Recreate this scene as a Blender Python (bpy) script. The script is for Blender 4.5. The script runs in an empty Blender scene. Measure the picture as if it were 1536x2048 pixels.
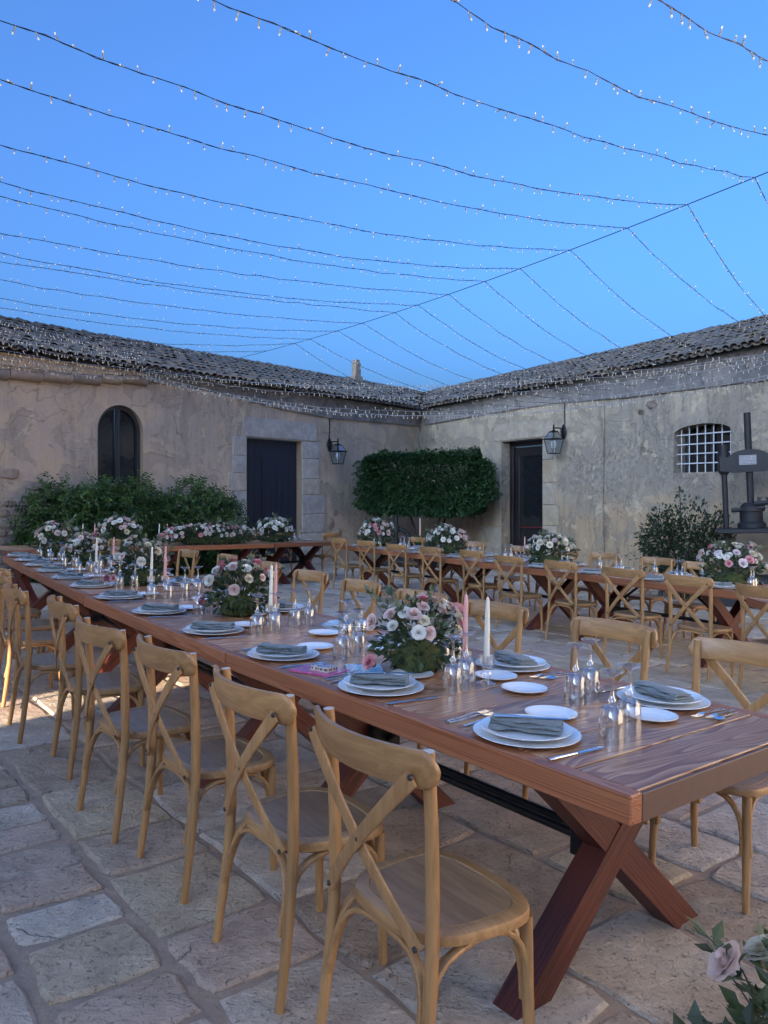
import bpy, bmesh, math, random
from mathutils import Matrix, Vector, noise
from mathutils.geometry import tessellate_polygon
R = math.radians
PI = math.pi
random.seed(11)
sc = bpy.context.scene
COL = sc.collection

# ------------------------------------------------------------------ camera
cam_d = bpy.data.cameras.new('camera')
cam = bpy.data.objects.new('camera', cam_d)
COL.objects.link(cam)
cam.location = (0, 0, 1.477)
cam.rotation_euler = (R(90), 0, 0)
cam_d.lens = 26.89
cam_d.sensor_width = 36
cam_d.shift_y = -0.01855
cam_d.clip_start = 0.05
cam_d.clip_end = 900
sc.camera = cam

# ------------------------------------------------------------------ sky, sun, exposure
SUN_EL = R(14.0)
SUN_TRAVEL = 35.0            # direction the sunlight travels, degrees right of forward
world = bpy.data.worlds.new('World')
sc.world = world
world.use_nodes = True
wn = world.node_tree
for n in list(wn.nodes):
    wn.nodes.remove(n)
sky = wn.nodes.new('ShaderNodeTexSky')
sky.sky_type = 'NISHITA'
sky.sun_disc = False
sky.sun_elevation = SUN_EL
sky.sun_rotation = R(SUN_TRAVEL + 180)
sky.altitude = 100
sky.air_density = 0.88
sky.dust_density = 10.0
sky.ozone_density = 8.2
bg = wn.nodes.new('ShaderNodeBackground')
bg.inputs['Strength'].default_value = 0.15
wo = wn.nodes.new('ShaderNodeOutputWorld')
wn.links.new(sky.outputs[0], bg.inputs[0])
wn.links.new(bg.outputs[0], wo.inputs[0])
sun_d = bpy.data.lights.new('sun', 'SUN')
sun_d.energy = 5.0
sun_d.angle = R(0.5)
sun_d.color = (1.0, 0.83, 0.62)
sun = bpy.data.objects.new('sun', sun_d)
COL.objects.link(sun)
_a = R(SUN_TRAVEL)
_sd = Vector((math.sin(_a) * math.cos(SUN_EL), math.cos(_a) * math.cos(SUN_EL), -math.sin(SUN_EL)))
sun.rotation_euler = _sd.to_track_quat('-Z', 'Y').to_euler()
sc.view_settings.view_transform = 'Standard'
sc.view_settings.look = 'None'
sc.view_settings.exposure = 1.98
sc.view_settings.gamma = 1.0
sc.view_settings.use_curve_mapping = False
sc.cycles.max_bounces = 8
sc.cycles.transparent_max_bounces = 24
sc.cycles.caustics_reflective = False
sc.cycles.caustics_refractive = False

# ------------------------------------------------------------------ helpers: objects
def link(o, parent=None):
    COL.objects.link(o)
    if parent is not None:
        o.parent = parent
    return o

def tag(o, label=None, cat=None, group=None, kind=None):
    if label: o['label'] = label
    if cat: o['category'] = cat
    if group: o['group'] = group
    if kind: o['kind'] = kind
    return o

def empty(name, mw=None):
    o = bpy.data.objects.new(name, None)
    o.empty_display_size = 0.1
    COL.objects.link(o)
    if mw is not None:
        o.matrix_world = mw
    return o

def inst(name, me, parent=None, m=None):
    o = bpy.data.objects.new(name, me)
    link(o, parent)
    if m is not None:
        o.matrix_basis = m
    return o

def copy_tree(o, parent=None):
    c = o.copy()
    COL.objects.link(c)
    c.parent = parent
    for ch in list(o.children):
        copy_tree(ch, c)
    return c

ORD = ['first', 'second', 'third', 'fourth', 'fifth', 'sixth', 'seventh', 'eighth', 'ninth', 'tenth', 'eleventh',
       'twelfth', 'thirteenth', 'fourteenth', 'fifteenth', 'sixteenth']

# ------------------------------------------------------------------ helpers: meshes
class MB:
    def __init__(s):
        s.v = []; s.f = []; s.m = []; s.t = []
    def add(s, verts, faces, mi=0, tint=None, mat=None):
        b = len(s.v)
        if mat is not None:
            verts = [mat @ Vector(p) for p in verts]
        s.v += [tuple(p) for p in verts]
        for f in faces:
            s.f.append(tuple(b + i for i in f)); s.m.append(mi); s.t.append(tint)
    def box(s, c, size, rot=None, mi=0, tint=None, ch=0.0):
        hx, hy, hz = size[0] / 2, size[1] / 2, size[2] / 2
        if ch <= 0:
            vs = [(x, y, z) for z in (-hz, hz) for y in (-hy, hy) for x in (-hx, hx)]
            fs = [(0, 2, 3, 1), (4, 5, 7, 6), (0, 1, 5, 4), (2, 6, 7, 3), (0, 4, 6, 2), (1, 3, 7, 5)]
        else:
            c1 = min(ch, hx * .9, hy * .9, hz * .9)
            bm = bmesh.new()
            bmesh.ops.create_cube(bm, size=1)
            for v in bm.verts:
                v.co = Vector((v.co.x * 2 * hx, v.co.y * 2 * hy, v.co.z * 2 * hz))
            bmesh.ops.bevel(bm, geom=bm.edges[:], offset=c1, segments=1, affect='EDGES')
            bm.verts.index_update()
            vs = [tuple(v.co) for v in bm.verts]
            fs = [tuple(v.index for v in f.verts) for f in bm.faces]
            bm.free()
        m = Matrix.Translation(c)
        if rot is not None:
            m = m @ rot.to_4x4()
        s.add(vs, fs, mi, tint, m)
    def tube(s, pts, r, n=8, cap=True, mi=0, capmi=None, flat=None, tint=None):
        """swept tube; r number or list; flat=(a,b) half sizes of an elliptic section with a along the sideways axis"""
        pts = [Vector(p) for p in pts]
        k = len(pts)
        rs = r if isinstance(r, (list, tuple)) else [r] * k
        tan = []
        for i in range(k):
            t = (pts[min(i + 1, k - 1)] - pts[max(i - 1, 0)])
            tan.append(t.normalized())
        up = Vector((0, 0, 1)) if abs(tan[0].z) < .9 else Vector((0, 1, 0))
        nx = tan[0].cross(up).normalized()
        vs = []; fs = []
        for i in range(k):
            nx = (nx - tan[i] * nx.dot(tan[i])).normalized()
            ny = tan[i].cross(nx)
            for j in range(n):
                a = 2 * PI * j / n
                if flat:
                    vs.append(pts[i] + nx * (flat[0] * math.cos(a)) * rs[i] + ny * (flat[1] * math.sin(a)) * rs[i])
                else:
                    vs.append(pts[i] + (nx * math.cos(a) + ny * math.sin(a)) * rs[i])
        for i in range(k - 1):
            for j in range(n):
                j2 = (j + 1) % n
                fs.append((i * n + j, i * n + j2, (i + 1) * n + j2, (i + 1) * n + j))
        s.add(vs, fs, mi, tint)
        if cap:
            b = len(s.v) - len(vs)
            s.f.append(tuple(b + j for j in reversed(range(n)))); s.m.append(mi if capmi is None else capmi); s.t.append(tint)
            s.f.append(tuple(b + (k - 1) * n + j for j in range(n))); s.m.append(mi if capmi is None else capmi); s.t.append(tint)
    def strip(s, pts, side, w, th, mi=0):
        """flat bar along pts; side = list of sideways unit vectors"""
        pts = [Vector(p) for p in pts]
        k = len(pts); vs = []; fs = []
        for i in range(k):
            t = (pts[min(i + 1, k - 1)] - pts[max(i - 1, 0)]).normalized()
            sd = Vector(side[i]); sd = (sd - t * sd.dot(t)).normalized()
            nn = t.cross(sd)
            ww = w[i] if isinstance(w, (list, tuple)) else w
            for a, b in ((-.5, -.35), (-.42, -.5), (.42, -.5), (.5, -.35), (.5, .35), (.42, .5), (-.42, .5), (-.5, .35)):
                vs.append(pts[i] + sd * ww * a + nn * th * b)
        n = 8
        for i in range(k - 1):
            for j in range(n):
                j2 = (j + 1) % n
                fs.append((i * n + j, i * n + j2, (i + 1) * n + j2, (i + 1) * n + j))
        fs.append(tuple(reversed(range(n)))); fs.append(tuple((k - 1) * n + j for j in range(n)))
        s.add(vs, fs, mi)
    def lathe(s, prof, n=24, c=(0, 0, 0), mi=0, rib=0.0, ribz=None, cap=False):
        vs = []; fs = []
        for (r, z) in prof:
            for j in range(n):
                a = 2 * PI * j / n
                rr = r
                if rib and ribz[0] <= z <= ribz[1]:
                    rr = r * (1 - rib * (j % 2))
                vs.append((c[0] + rr * math.cos(a), c[1] + rr * math.sin(a), c[2] + z))
        for i in range(len(prof) - 1):
            for j in range(n):
                j2 = (j + 1) % n
                fs.append((i * n + j, i * n + j2, (i + 1) * n + j2, (i + 1) * n + j))
        if cap:
            fs.append(tuple(reversed(range(n)))); fs.append(tuple((len(prof) - 1) * n + j for j in range(n)))
        s.add(vs, fs, mi)
    def prism(s, poly, z0, z1, mi=0, mat=None, tint=None):
        n = len(poly)
        vs = [(p[0], p[1], z0) for p in poly] + [(p[0], p[1], z1) for p in poly]
        fs = [tuple(reversed(range(n))), tuple(range(n, 2 * n))]
        for i in range(n):
            j = (i + 1) % n
            fs.append((i, j, n + j, n + i))
        s.add(vs, fs, mi, tint, mat)
    def mesh(s, name, mats, smooth=None):
        me = bpy.data.meshes.new(name)
        me.from_pydata(s.v, [], s.f)
        for m in (mats if isinstance(mats, (list, tuple)) else [mats]):
            me.materials.append(m)
        me.polygons.foreach_set('material_index', s.m)
        if any(t is not None for t in s.t):
            at = me.attributes.new('tint', 'FLOAT', 'FACE')
            at.data.foreach_set('value', [0.0 if t is None else t for t in s.t])
        if smooth is not None:
            me.polygons.foreach_set('use_smooth', [True] * len(s.f))
            me.update()
            if smooth < 179:
                me.set_sharp_from_angle(angle=R(smooth))
        me.update()
        return me
    def obj(s, name, mats, parent=None, smooth=None, m=None):
        return inst(name, s.mesh(name, mats, smooth), parent, m)

# ------------------------------------------------------------------ helpers: materials
class NT:
    def __init__(s, name):
        s.mat = bpy.data.materials.new(name)
        s.mat.use_nodes = True
        s.t = s.mat.node_tree
        s.b = s.t.nodes['Principled BSDF']
        s._tc = None
    def n(s, typ, **kw):
        nd = s.t.nodes.new('ShaderNode' + typ)
        for k, v in kw.items():
            if k.startswith('i_'):
                key = k[2:]
                nd.inputs[int(key) if key.isdigit() else key.replace('_', ' ')].default_value = v
            else:
                setattr(nd, k, v)
        return nd
    def l(s, a, b):
        s.t.links.new(a, b)
    def coord(s, which='Object'):
        if s._tc is None:
            s._tc = s.n('TexCoord')
        return s._tc.outputs[which]
    def pos(s):
        return s.n('NewGeometry').outputs['Position']
    def rnd(s):
        return s.n('ObjectInfo').outputs['Random']
    def attr(s, name):
        return s.n('Attribute', attribute_name=name).outputs['Fac']
    def map(s, v, scale=(1, 1, 1), loc=(0, 0, 0), rot=(0, 0, 0)):
        m = s.n('Mapping')
        m.inputs['Scale'].default_value = scale
        m.inputs['Location'].default_value = loc
        m.inputs['Rotation'].default_value = rot
        s.l(v, m.inputs[0])
        return m.outputs[0]
    def noise(s, v, scale, detail=4, rough=.55, dist=0.0, out='Fac'):
        nd = s.n('TexNoise')
        nd.inputs['Scale'].default_value = scale
        nd.inputs['Detail'].default_value = detail
        nd.inputs['Roughness'].default_value = rough
        nd.inputs['Distortion'].default_value = dist
        if v is not None: s.l(v, nd.inputs['Vector'])
        return nd.outputs[out]
    def ramp(s, f, stops, interp='LINEAR'):
        nd = s.n('ValToRGB')
        cr = nd.color_ramp
        cr.interpolation = interp
        while len(cr.elements) > 1: cr.elements.remove(cr.elements[-1])
        for i, (p, c) in enumerate(stops):
            e = cr.elements[0] if i == 0 else cr.elements.new(p)
            e.position = p
            e.color = (c[0], c[1], c[2], 1) if isinstance(c, (tuple, list)) else (c, c, c, 1)
        s.l(f, nd.inputs[0])
        return nd.outputs[0]
    def mix(s, f, a, b, mode='MIX'):
        nd = s.n('Mix', data_type='RGBA', blend_type=mode)
        for sock, val in ((nd.inputs[0], f), (nd.inputs[6], a), (nd.inputs[7], b)):
            if isinstance(val, bpy.types.NodeSocket): s.l(val, sock)
            elif isinstance(val, (tuple, list)): sock.default_value = (val[0], val[1], val[2], 1)
            else: sock.default_value = val
        return nd.outputs[2]
    def math(s, op, a, b=0.0, clamp=False):
        nd = s.n('Math', operation=op, use_clamp=clamp)
        for sock, val in ((nd.inputs[0], a), (nd.inputs[1], b)):
            if isinstance(val, bpy.types.NodeSocket): s.l(val, sock)
            else: sock.default_value = val
        return nd.outputs[0]
    def vadd(s, a, b):
        nd = s.n('VectorMath', operation='ADD')
        s.l(a, nd.inputs[0]); s.l(b, nd.inputs[1])
        return nd.outputs[0]
    def bump(s, h, dist=.01, strength=1.0, prev=None):
        nd = s.n('Bump')
        nd.inputs['Distance'].default_value = dist
        nd.inputs['Strength'].default_value = strength
        s.l(h, nd.inputs['Height'])
        if prev is not None: s.l(prev, nd.inputs['Normal'])
        return nd.outputs[0]
    def done(s, color=None, rough=.6, metal=0.0, normal=None, spec=None, coat=None, coatr=.1):
        for key, val in (('Base Color', color), ('Roughness', rough), ('Metallic', metal)):
            if val is None: continue
            if isinstance(val, bpy.types.NodeSocket): s.l(val, s.b.inputs[key])
            elif isinstance(val, (tuple, list)): s.b.inputs[key].default_value = (val[0], val[1], val[2], 1)
            else: s.b.inputs[key].default_value = val
        if normal is not None: s.l(normal, s.b.inputs['Normal'])
        if spec is not None: s.b.inputs['Specular IOR Level'].default_value = spec
        if coat is not None:
            s.b.inputs['Coat Weight'].default_value = coat
            s.b.inputs['Coat Roughness'].default_value = coatr
        return s.mat

def rnd_shift(t, v, amount=20.0):
    """shift a coordinate by the object's own random number so that copies differ"""
    c = t.n('CombineXYZ')
    r = t.rnd()
    t.l(t.math('MULTIPLY', r, amount), c.inputs[0])
    t.l(t.math('MULTIPLY', r, amount * .37), c.inputs[1])
    t.l(t.math('MULTIPLY', r, amount * .71), c.inputs[2])
    return t.vadd(v, c.outputs[0])

def simple(name, c, rough=.6, metal=0.0, nscale=0, namt=.25, bump=0.0, spec=None, rndamt=0.0):
    t = NT(name)
    col = c
    nrm = None
    if nscale:
        f = t.noise(rnd_shift(t, t.coord()), nscale, 5, .6)
        col = t.mix(f, tuple(x * (1 - namt) for x in c), tuple(min(1, x * (1 + namt)) for x in c))
        if bump: nrm = t.bump(f, bump)
    if rndamt:
        k = t.math('ADD', t.math('MULTIPLY', t.rnd(), 2 * rndamt), 1 - rndamt)
        col = t.mix(1.0, col, k, 'MULTIPLY')
    return t.done(col, rough, metal, nrm, spec)

def wood_chair(name, c0, c1, gs=(30, 30, 3)):
    t = NT(name)
    v = rnd_shift(t, t.coord())
    g = t.noise(t.map(v, gs), 1.6, 5, .6, .6)
    g2 = t.noise(v, 3.0, 3)
    col = t.mix(t.ramp(g, [(.38, 0), (.62, 1)]), tuple(x * .88 for x in c0), c1)
    col = t.mix(t.math('MULTIPLY', t.ramp(g2, [(.35, 0), (.75, 1)]), .45), col, tuple(x * .72 for x in c0))
    d = t.noise(t.map(v, tuple(x * .6 for x in gs)), 4, 4, .7)
    col = t.mix(t.ramp(d, [(.66, 0), (.78, .7)]), col, tuple(x * .35 for x in c0))
    k = t.math('ADD', t.math('MULTIPLY', t.rnd(), .22), .89)
    col = t.mix(1.0, col, k, 'MULTIPLY')
    return t.done(col, .42, 0, t.bump(g, .0008), coat=.15, coatr=.3)

def wood_plank(name, dark, mid, light, rough=.3, ring=1.0, along=.09):
    """flat-sawn board: local x runs along the board, y across"""
    t = NT(name)
    v = rnd_shift(t, t.coord(), 37.0)
    warp = t.noise(t.map(v, (1.6 * min(1, along * 11), 5.0, 5.0)), 1.0, 2, .5, 0, 'Color')
    sub = t.n('VectorMath', operation='MULTIPLY_ADD')
    t.l(warp, sub.inputs[0]); sub.inputs[1].default_value = (0.0, .14, .14)
    t.l(t.map(v, (along, 1.0, 1.0)), sub.inputs[2])
    w = t.n('TexNoise'); w.inputs['Scale'].default_value = 9.0 * ring; w.inputs['Detail'].default_value = 1.2; w.inputs['Roughness'].default_value = .45
    t.l(sub.outputs[0], w.inputs['Vector'])
    saw = t.math('FRACT', t.math('MULTIPLY', w.outputs['Fac'], 17.0))
    fine = t.noise(t.map(v, (3, 90, 90)), 1.5, 4, .65)
    band = t.ramp(saw, [(0.0, .15), (.55, .75), (.82, 1.0), (1.0, .1)])
    f = t.math('ADD', t.math('MULTIPLY', band, .7), t.math('MULTIPLY', fine, .3))
    col = t.ramp(f, [(.12, dark), (.5, mid), (.9, light)])
    k = t.math('ADD', t.math('MULTIPLY', t.rnd(), .5), .72)
    col = t.mix(1.0, col, k, 'MULTIPLY')
    wear = t.noise(v, 2.5, 4, .6)
    rg = t.math('ADD', t.math('MULTIPLY', wear, .25), rough - .1)
    return t.done(col, rg, 0, t.bump(f, .0012, .7))

def stone(name, cols, scale=6.0, bumpd=.02, tintattr=True, rough=.85, cracks=False):
    t = NT(name)
    v = rnd_shift(t, t.coord(), 50.0)
    key = t.rnd()
    if tintattr:
        key = t.math('FRACT', t.math('ADD', key, t.attr('tint')))
    n = len(cols)
    base = t.ramp(key, [(i / n, c) for i, c in enumerate(cols)], 'CONSTANT')
    a = t.noise(v, scale, 8, .62, .3)
    b = t.noise(v, scale * 6, 6, .7)
    c = t.noise(t.map(v, (1, 2.2, 1)), scale * .35, 3, .5)
    col = t.mix(t.ramp(a, [(.3, 0), (.72, 1)]), t.mix(1.0, base, (.78, .76, .74), 'MULTIPLY'), t.mix(1.0, base, (1.25, 1.22, 1.18), 'MULTIPLY'))
    col = t.mix(t.ramp(c, [(.45, 0), (.7, .6)]), col, t.mix(1.0, base, (.8, .72, .62), 'MULTIPLY'))
    col = t.mix(t.ramp(b, [(.55, 0), (.75, .28)]), col, (.14, .115, .095))
    h = t.math('ADD', t.math('MULTIPLY', a, .7), t.math('MULTIPLY', b, .3))
    if cracks:
        wv = t.n('TexNoise'); wv.inputs['Scale'].default_value = 5.0; wv.inputs['Detail'].default_value = 4
        t.l(v, wv.inputs['Vector'])
        sm_ = t.n('VectorMath', operation='MULTIPLY_ADD'); t.l(wv.outputs['Color'], sm_.inputs[0]); sm_.inputs[1].default_value = (.32, .32, .32); t.l(t.map(v, (1, 1.5, 1)), sm_.inputs[2])
        vo = t.n('TexVoronoi', feature='DISTANCE_TO_EDGE'); vo.inputs['Scale'].default_value = 2.1; t.l(sm_.outputs[0], vo.inputs['Vector'])
        gate = t.ramp(t.noise(v, 2.4, 3), [(.54, 0), (.62, 1)])
        cr = t.math('MULTIPLY', t.ramp(vo.outputs['Distance'], [(0, 1), (.010, 0)]), gate)
        col = t.mix(t.math('MULTIPLY', cr, .3), col, (.09, .075, .06))
        layer = t.noise(t.map(v, (2.5, 9, 9)), 1.6, 5, .6, .8)
        h = t.math('ADD', t.math('SUBTRACT', h, t.math('MULTIPLY', cr, .35)), t.math('MULTIPLY', layer, .22))
        pit = t.ramp(t.noise(v, 55, 3, .6), [(.30, 1), (.42, 0)])
        h = t.math('SUBTRACT', h, t.math('MULTIPLY', pit, .16))
        col = t.mix(t.math('MULTIPLY', pit, .4), col, (.12, .10, .085))
    return t.done(col, rough, 0, t.bump(h, bumpd, .9), spec=.15)

# ------------------------------------------------------------------ materials
M = {}
M['paving'] = stone('paving_stone', [(.56, .45, .345), (.60, .50, .395), (.52, .415, .32), (.58, .445, .345), (.56, .46, .33), (.62, .53, .43), (.47, .365, .27), (.63, .55, .45)], 7.0, .075, cracks=True)
M['rubble'] = stone('rubble_stone', [(.31, .245, .20), (.35, .28, .225), (.28, .235, .20), (.38, .31, .24)], 9.0, .02)
M['ashlar'] = stone('ashlar', [(.42, .40, .37), (.47, .445, .40), (.39, .38, .365), (.44, .405, .345)], 8.0, .012)
M['ashlar_tan'] = stone('tan_ashlar', [(.37, .32, .25), (.41, .35, .27), (.34, .305, .25), (.38, .315, .225)], 8.0, .012)
M['tile'] = stone('clay_roof_tile', [(.155, .137, .12), (.185, .162, .138), (.125, .117, .11), (.21, .172, .132), (.15, .142, .13), (.17, .137, .108)], 14.0, .008)

def plaster(name, a, b, c, dark, mould, ochre_below=None):
    t = NT(name)
    v = t.coord()
    big = t.noise(v, .45, 5, .6, .6)
    mid = t.noise(v, 1.7, 6, .65, .5)
    fine = t.noise(v, 9, 8, .72)
    grit = t.noise(v, 38, 5, .7)
    streak = t.noise(t.map(v, (6, 6, .9)), 1.0, 7, .72, .3)
    col = t.mix(t.ramp(big, [(.40, 0), (.54, 1)]), a, b)
    col = t.mix(t.ramp(mid, [(.5, 0), (.64, .75)]), col, c)
    if ochre_below:
        z = t.n('SeparateXYZ'); t.l(v, z.inputs[0])
        zz = t.math('ADD', z.outputs[2], t.math('MULTIPLY', t.math('SUBTRACT', mid, .5), 2.6))
        col = t.mix(t.ramp(t.math('MULTIPLY', zz, .2), [(.18, .85), (.33, 0)]), col, ochre_below)
    dk = t.math('MULTIPLY', t.ramp(streak, [(.46, 0), (.6, 1)]), t.ramp(big, [(.38, .1), (.62, 1)]))
    dk = t.math('MULTIPLY', dk, t.ramp(fine, [(.38, .15), (.6, 1)]))
    if ochre_below:     # a broad belt of black mould between eaves and dado, broken up by the noise
        belt = t.ramp(t.math('MULTIPLY', zz, .2), [(.20, 0), (.36, 1), (.50, 1), (.62, 0)])
        spk = t.math('MULTIPLY', t.ramp(fine, [(.40, 0), (.56, 1)]), t.ramp(mid, [(.34, 0), (.55, 1)]))
        dk = t.math('MAXIMUM', dk, t.math('MULTIPLY', t.math('MULTIPLY', belt, spk), .8))
    col = t.mix(t.math('MULTIPLY', dk, mould), col, dark)
    # coats of limewash that have come away in sharp-edged patches
    fl = t.noise(t.map(v, (1, 1, 1), (3.3, 0, 1.7)), 1.15, 9, .68, .9)
    flake = t.ramp(fl, [(.535, 0), (.55, 1)])
    col = t.mix(t.math('MULTIPLY', flake, .55), col, t.mix(fine, tuple(x * .62 for x in b), tuple(x * .95 for x in b)))
    fl2 = t.noise(t.map(v, (1, 1, 1), (9.3, 0, 4.7)), 1.9, 9, .7, .6)
    flake2 = t.ramp(fl2, [(.60, 0), (.612, 1)])
    col = t.mix(t.math('MULTIPLY', flake2, .6), col, tuple(min(.6, x * 1.18) for x in c))
    ck = t.n('TexNoise'); ck.inputs['Scale'].default_value = 1.8; ck.inputs['Detail'].default_value = 5
    t.l(v, ck.inputs['Vector'])
    cm = t.n('VectorMath', operation='MULTIPLY_ADD'); t.l(ck.outputs['Color'], cm.inputs[0]); cm.inputs[1].default_value = (.8, .8, .8); t.l(v, cm.inputs[2])
    cv = t.n('TexVoronoi', feature='DISTANCE_TO_EDGE'); cv.inputs['Scale'].default_value = .55; t.l(cm.outputs[0], cv.inputs['Vector'])
    crk = t.math('MULTIPLY', t.ramp(cv.outputs['Distance'], [(0, 1), (.007, 0)]), t.ramp(t.noise(v, .8, 2), [(.48, 0), (.55, 1)]))
    col = t.mix(t.math('MULTIPLY', crk, .6), col, (.10, .085, .075))
    wh = t.math('MULTIPLY', t.ramp(streak, [(.28, 1), (.42, 0)]), t.ramp(fine, [(.48, 0), (.6, 1)]))
    col = t.mix(t.math('MULTIPLY', wh, .7), col, (.52, .50, .46))
    col = t.mix(t.ramp(fine, [(.62, 0), (.74, .55)]), col, dark)
    col = t.mix(t.ramp(grit, [(.6, 0), (.72, .4)]), col, (.14, .115, .10))
    h = t.math('ADD', t.math('MULTIPLY', fine, .6), t.math('ADD', t.math('MULTIPLY', grit, .15), t.math('MULTIPLY', mid, .8)))
    h = t.math('SUBTRACT', h, t.math('MULTIPLY', flake, .22))
    return t.done(col, .92, 0, t.bump(h, .05, .8), spec=.2)
M['plaster_l'] = plaster('pink_grey_plaster', (.54, .415, .31), (.44, .36, .285), (.56, .43, .285), (.22, .185, .155), .85)
M['plaster_r'] = plaster('grey_ochre_plaster', (.43, .355, .25), (.33, .285, .22), (.46, .37, .25), (.14, .125, .11), 1.0, (.41, .285, .165))
M['bounce_white'] = simple('bounce_whitewash', (.78, .70, .58), .9, 0, 3, .12, .01)  # pale coat for the added blocks, so they reflect more sunlight
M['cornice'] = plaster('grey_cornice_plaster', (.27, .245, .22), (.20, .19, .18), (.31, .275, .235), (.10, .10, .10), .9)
M['mortar'] = simple('mortar', (.36, .25, .17), .95, 0, 14, .3, .02)
M['soil'] = simple('dry_soil', (.22, .19, .14), .95, 0, 3, .3, .05)
M['chair'] = wood_chair('honey_beech', (.34, .175, .064), (.43, .235, .09))
M['chair_rail'] = wood_chair('honey_beech_bent', (.34, .175, .064), (.43, .235, .09), (3, 30, 30))
M['seat'] = wood_chair('seat_plywood', (.25, .14, .065), (.32, .19, .092), (2.5, 26, 26))
M['endgrain'] = simple('pale_end_grain', (.55, .49, .40), .7)
M['bolt'] = simple('dark_bolt', (.10, .085, .07), .4, .8)
M['top'] = wood_plank('varnished_table_plank', (.16, .054, .024), (.39, .17, .078), (.60, .36, .205), .33)
M['rail'] = wood_plank('table_rail_wood', (.16, .048, .020), (.30, .10, .040), (.38, .155, .07), .36, 1.6, .012)
M['shaded_endface'] = simple('end_rail_painted_shade', (.10, .052, .036), .5, 0, 30, .2)  # darker than the side rails: shade on the end painted in
M['xleg'] = wood_plank('red_brown_beam', (.03, .006, .004), (.10, .018, .010), (.14, .032, .018), .45, 1.6, .02)
M['iron'] = simple('black_iron', (.018, .018, .02), .45, .6, 20, .3, .001)
M['castiron'] = simple('old_cast_iron', (.020, .020, .022), .6, .3, 14, .35, .004)
M['porcelain'] = simple('white_porcelain', (.80, .80, .78), .16)
M['steel'] = simple('polished_steel', (.62, .62, .62), .16, 1.0)
def cloth(name, c):
    t = NT(name)
    v = t.coord()
    w1 = t.n('TexWave', i_Scale=260.0, bands_direction='X'); t.l(v, w1.inputs[0])
    w2 = t.n('TexWave', i_Scale=260.0, bands_direction='Y'); t.l(v, w2.inputs[0])
    f = t.math('MULTIPLY', w1.outputs['Fac'], w2.outputs['Fac'])
    g = t.noise(rnd_shift(t, v), 18, 3)
    col = t.mix(f, tuple(x * .85 for x in c), tuple(x * 1.12 for x in c))
    col = t.mix(t.math('MULTIPLY', g, .3), col, tuple(x * .7 for x in c))
    t.b.inputs['Sheen Weight'].default_value = .25
    return t.done(col, .9, 0, t.bump(f, .0004), spec=.2)
M['napkin'] = cloth('sage_linen', (.20, .22, .21))
def glass(name, tint, edge, lo=.04, hi=.75):
    t = NT(name)
    lw = t.n('LayerWeight'); lw.inputs['Blend'].default_value = .5
    f = t.ramp(lw.outputs['Facing'], [(0, lo), (.45, lo * 1.5), (.7, .34), (.88, .75), (1, hi)])
    tr = t.n('BsdfTransparent')
    t.l(t.mix(t.attr('tint'), tint, tuple(x * .86 for x in tint)), tr.inputs[0])
    gl = t.n('BsdfGlossy'); gl.inputs['Color'].default_value = (*edge, 1); gl.inputs['Roughness'].default_value = .03
    mx = t.n('MixShader')
    t.l(f, mx.inputs[0]); t.l(tr.outputs[0], mx.inputs[1]); t.l(gl.outputs[0], mx.inputs[2])
    t.l(mx.outputs[0], t.t.nodes['Material Output'].inputs[0])
    return t.mat
M['glass'] = glass('clear_glass', (.975, .98, .98), (1.0, 1.0, 1.0), .12, 1.0)
M['stemglass'] = glass('thick_clear_glass', (.93, .94, .95), (1.0, 1.0, 1.0), .20, 1.0)
M['lampglass'] = glass('lantern_glass', (.80, .84, .86), (.8, .85, .88), .12, .8)
def pane(name, c):
    t = NT(name)
    n = t.noise(t.coord(), 2.2, 3)
    return t.done(c, .06, 0, t.bump(n, .02, .25), spec=.9)
M['pane'] = pane('dark_window_pane', (.012, .014, .016))
M['navy'] = simple('dark_navy_paint', (.012, .016, .030), .55, 0, 10, .3, .002)
M['brownpaint'] = simple('dark_brown_door_paint', (.013, .0095, .011), .5, 0, 10, .3, .002)
M['winframe'] = simple('dark_window_frame', (.022, .023, .030), .45, 0, 12, .25)
M['whitebar'] = simple('white_painted_bar', (.46, .46, .46), .55, 0, 30, .15)
M['reveal'] = simple('ochre_reveal_plaster', (.36, .26, .17), .9, 0, 7, .2, .01)
M['red_reflection'] = simple('painted_red_reflection', (.16, .012, .014), .4)  # red reflection in the door glass, put in as colour
M['white_lamp'] = simple('frosted_white_lamp', (.75, .76, .76), .4)
def leafmat(name, c, rndamt=.25, trans=.25):
    t = NT(name)
    k = t.attr('tint')
    col = t.mix(k, tuple(x * (1 - rndamt) for x in c), (c[0] * (1 + rndamt) + .01, c[1] * (1 + rndamt), c[2] * (1 + rndamt * .4)))
    m = t.done(col, .42, spec=.4)
    tl = t.n('BsdfTranslucent')
    t.l(t.mix(1.0, col, (1.1, 1.3, .5), 'MULTIPLY'), tl.inputs[0])
    mx = t.n('MixShader'); mx.inputs[0].default_value = trans
    t.l(t.b.outputs[0], mx.inputs[1]); t.l(tl.outputs[0], mx.inputs[2])
    t.l(mx.outputs[0], t.t.nodes['Material Output'].inputs[0])
    return m
M['leaf_shrub'] = leafmat('shrub_leaf', (.050, .105, .030), .55)
M['leaf_hedge'] = leafmat('hedge_leaf', (.028, .075, .034), .65)
M['leaf_rose'] = leafmat('rose_bush_leaf', (.026, .050, .028), .5)
M['leaf_arr'] = leafmat('arrangement_leaf', (.050, .080, .042), .5)
M['leaf_olive'] = leafmat('olive_leaf', (.11, .135, .095), .4)
M['moss'] = simple('moss', (.07, .085, .022), .95, 0, 60, .5, .01)
M['bark'] = simple('bark', (.06, .045, .035), .9, 0, 12, .4, .02)
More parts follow.
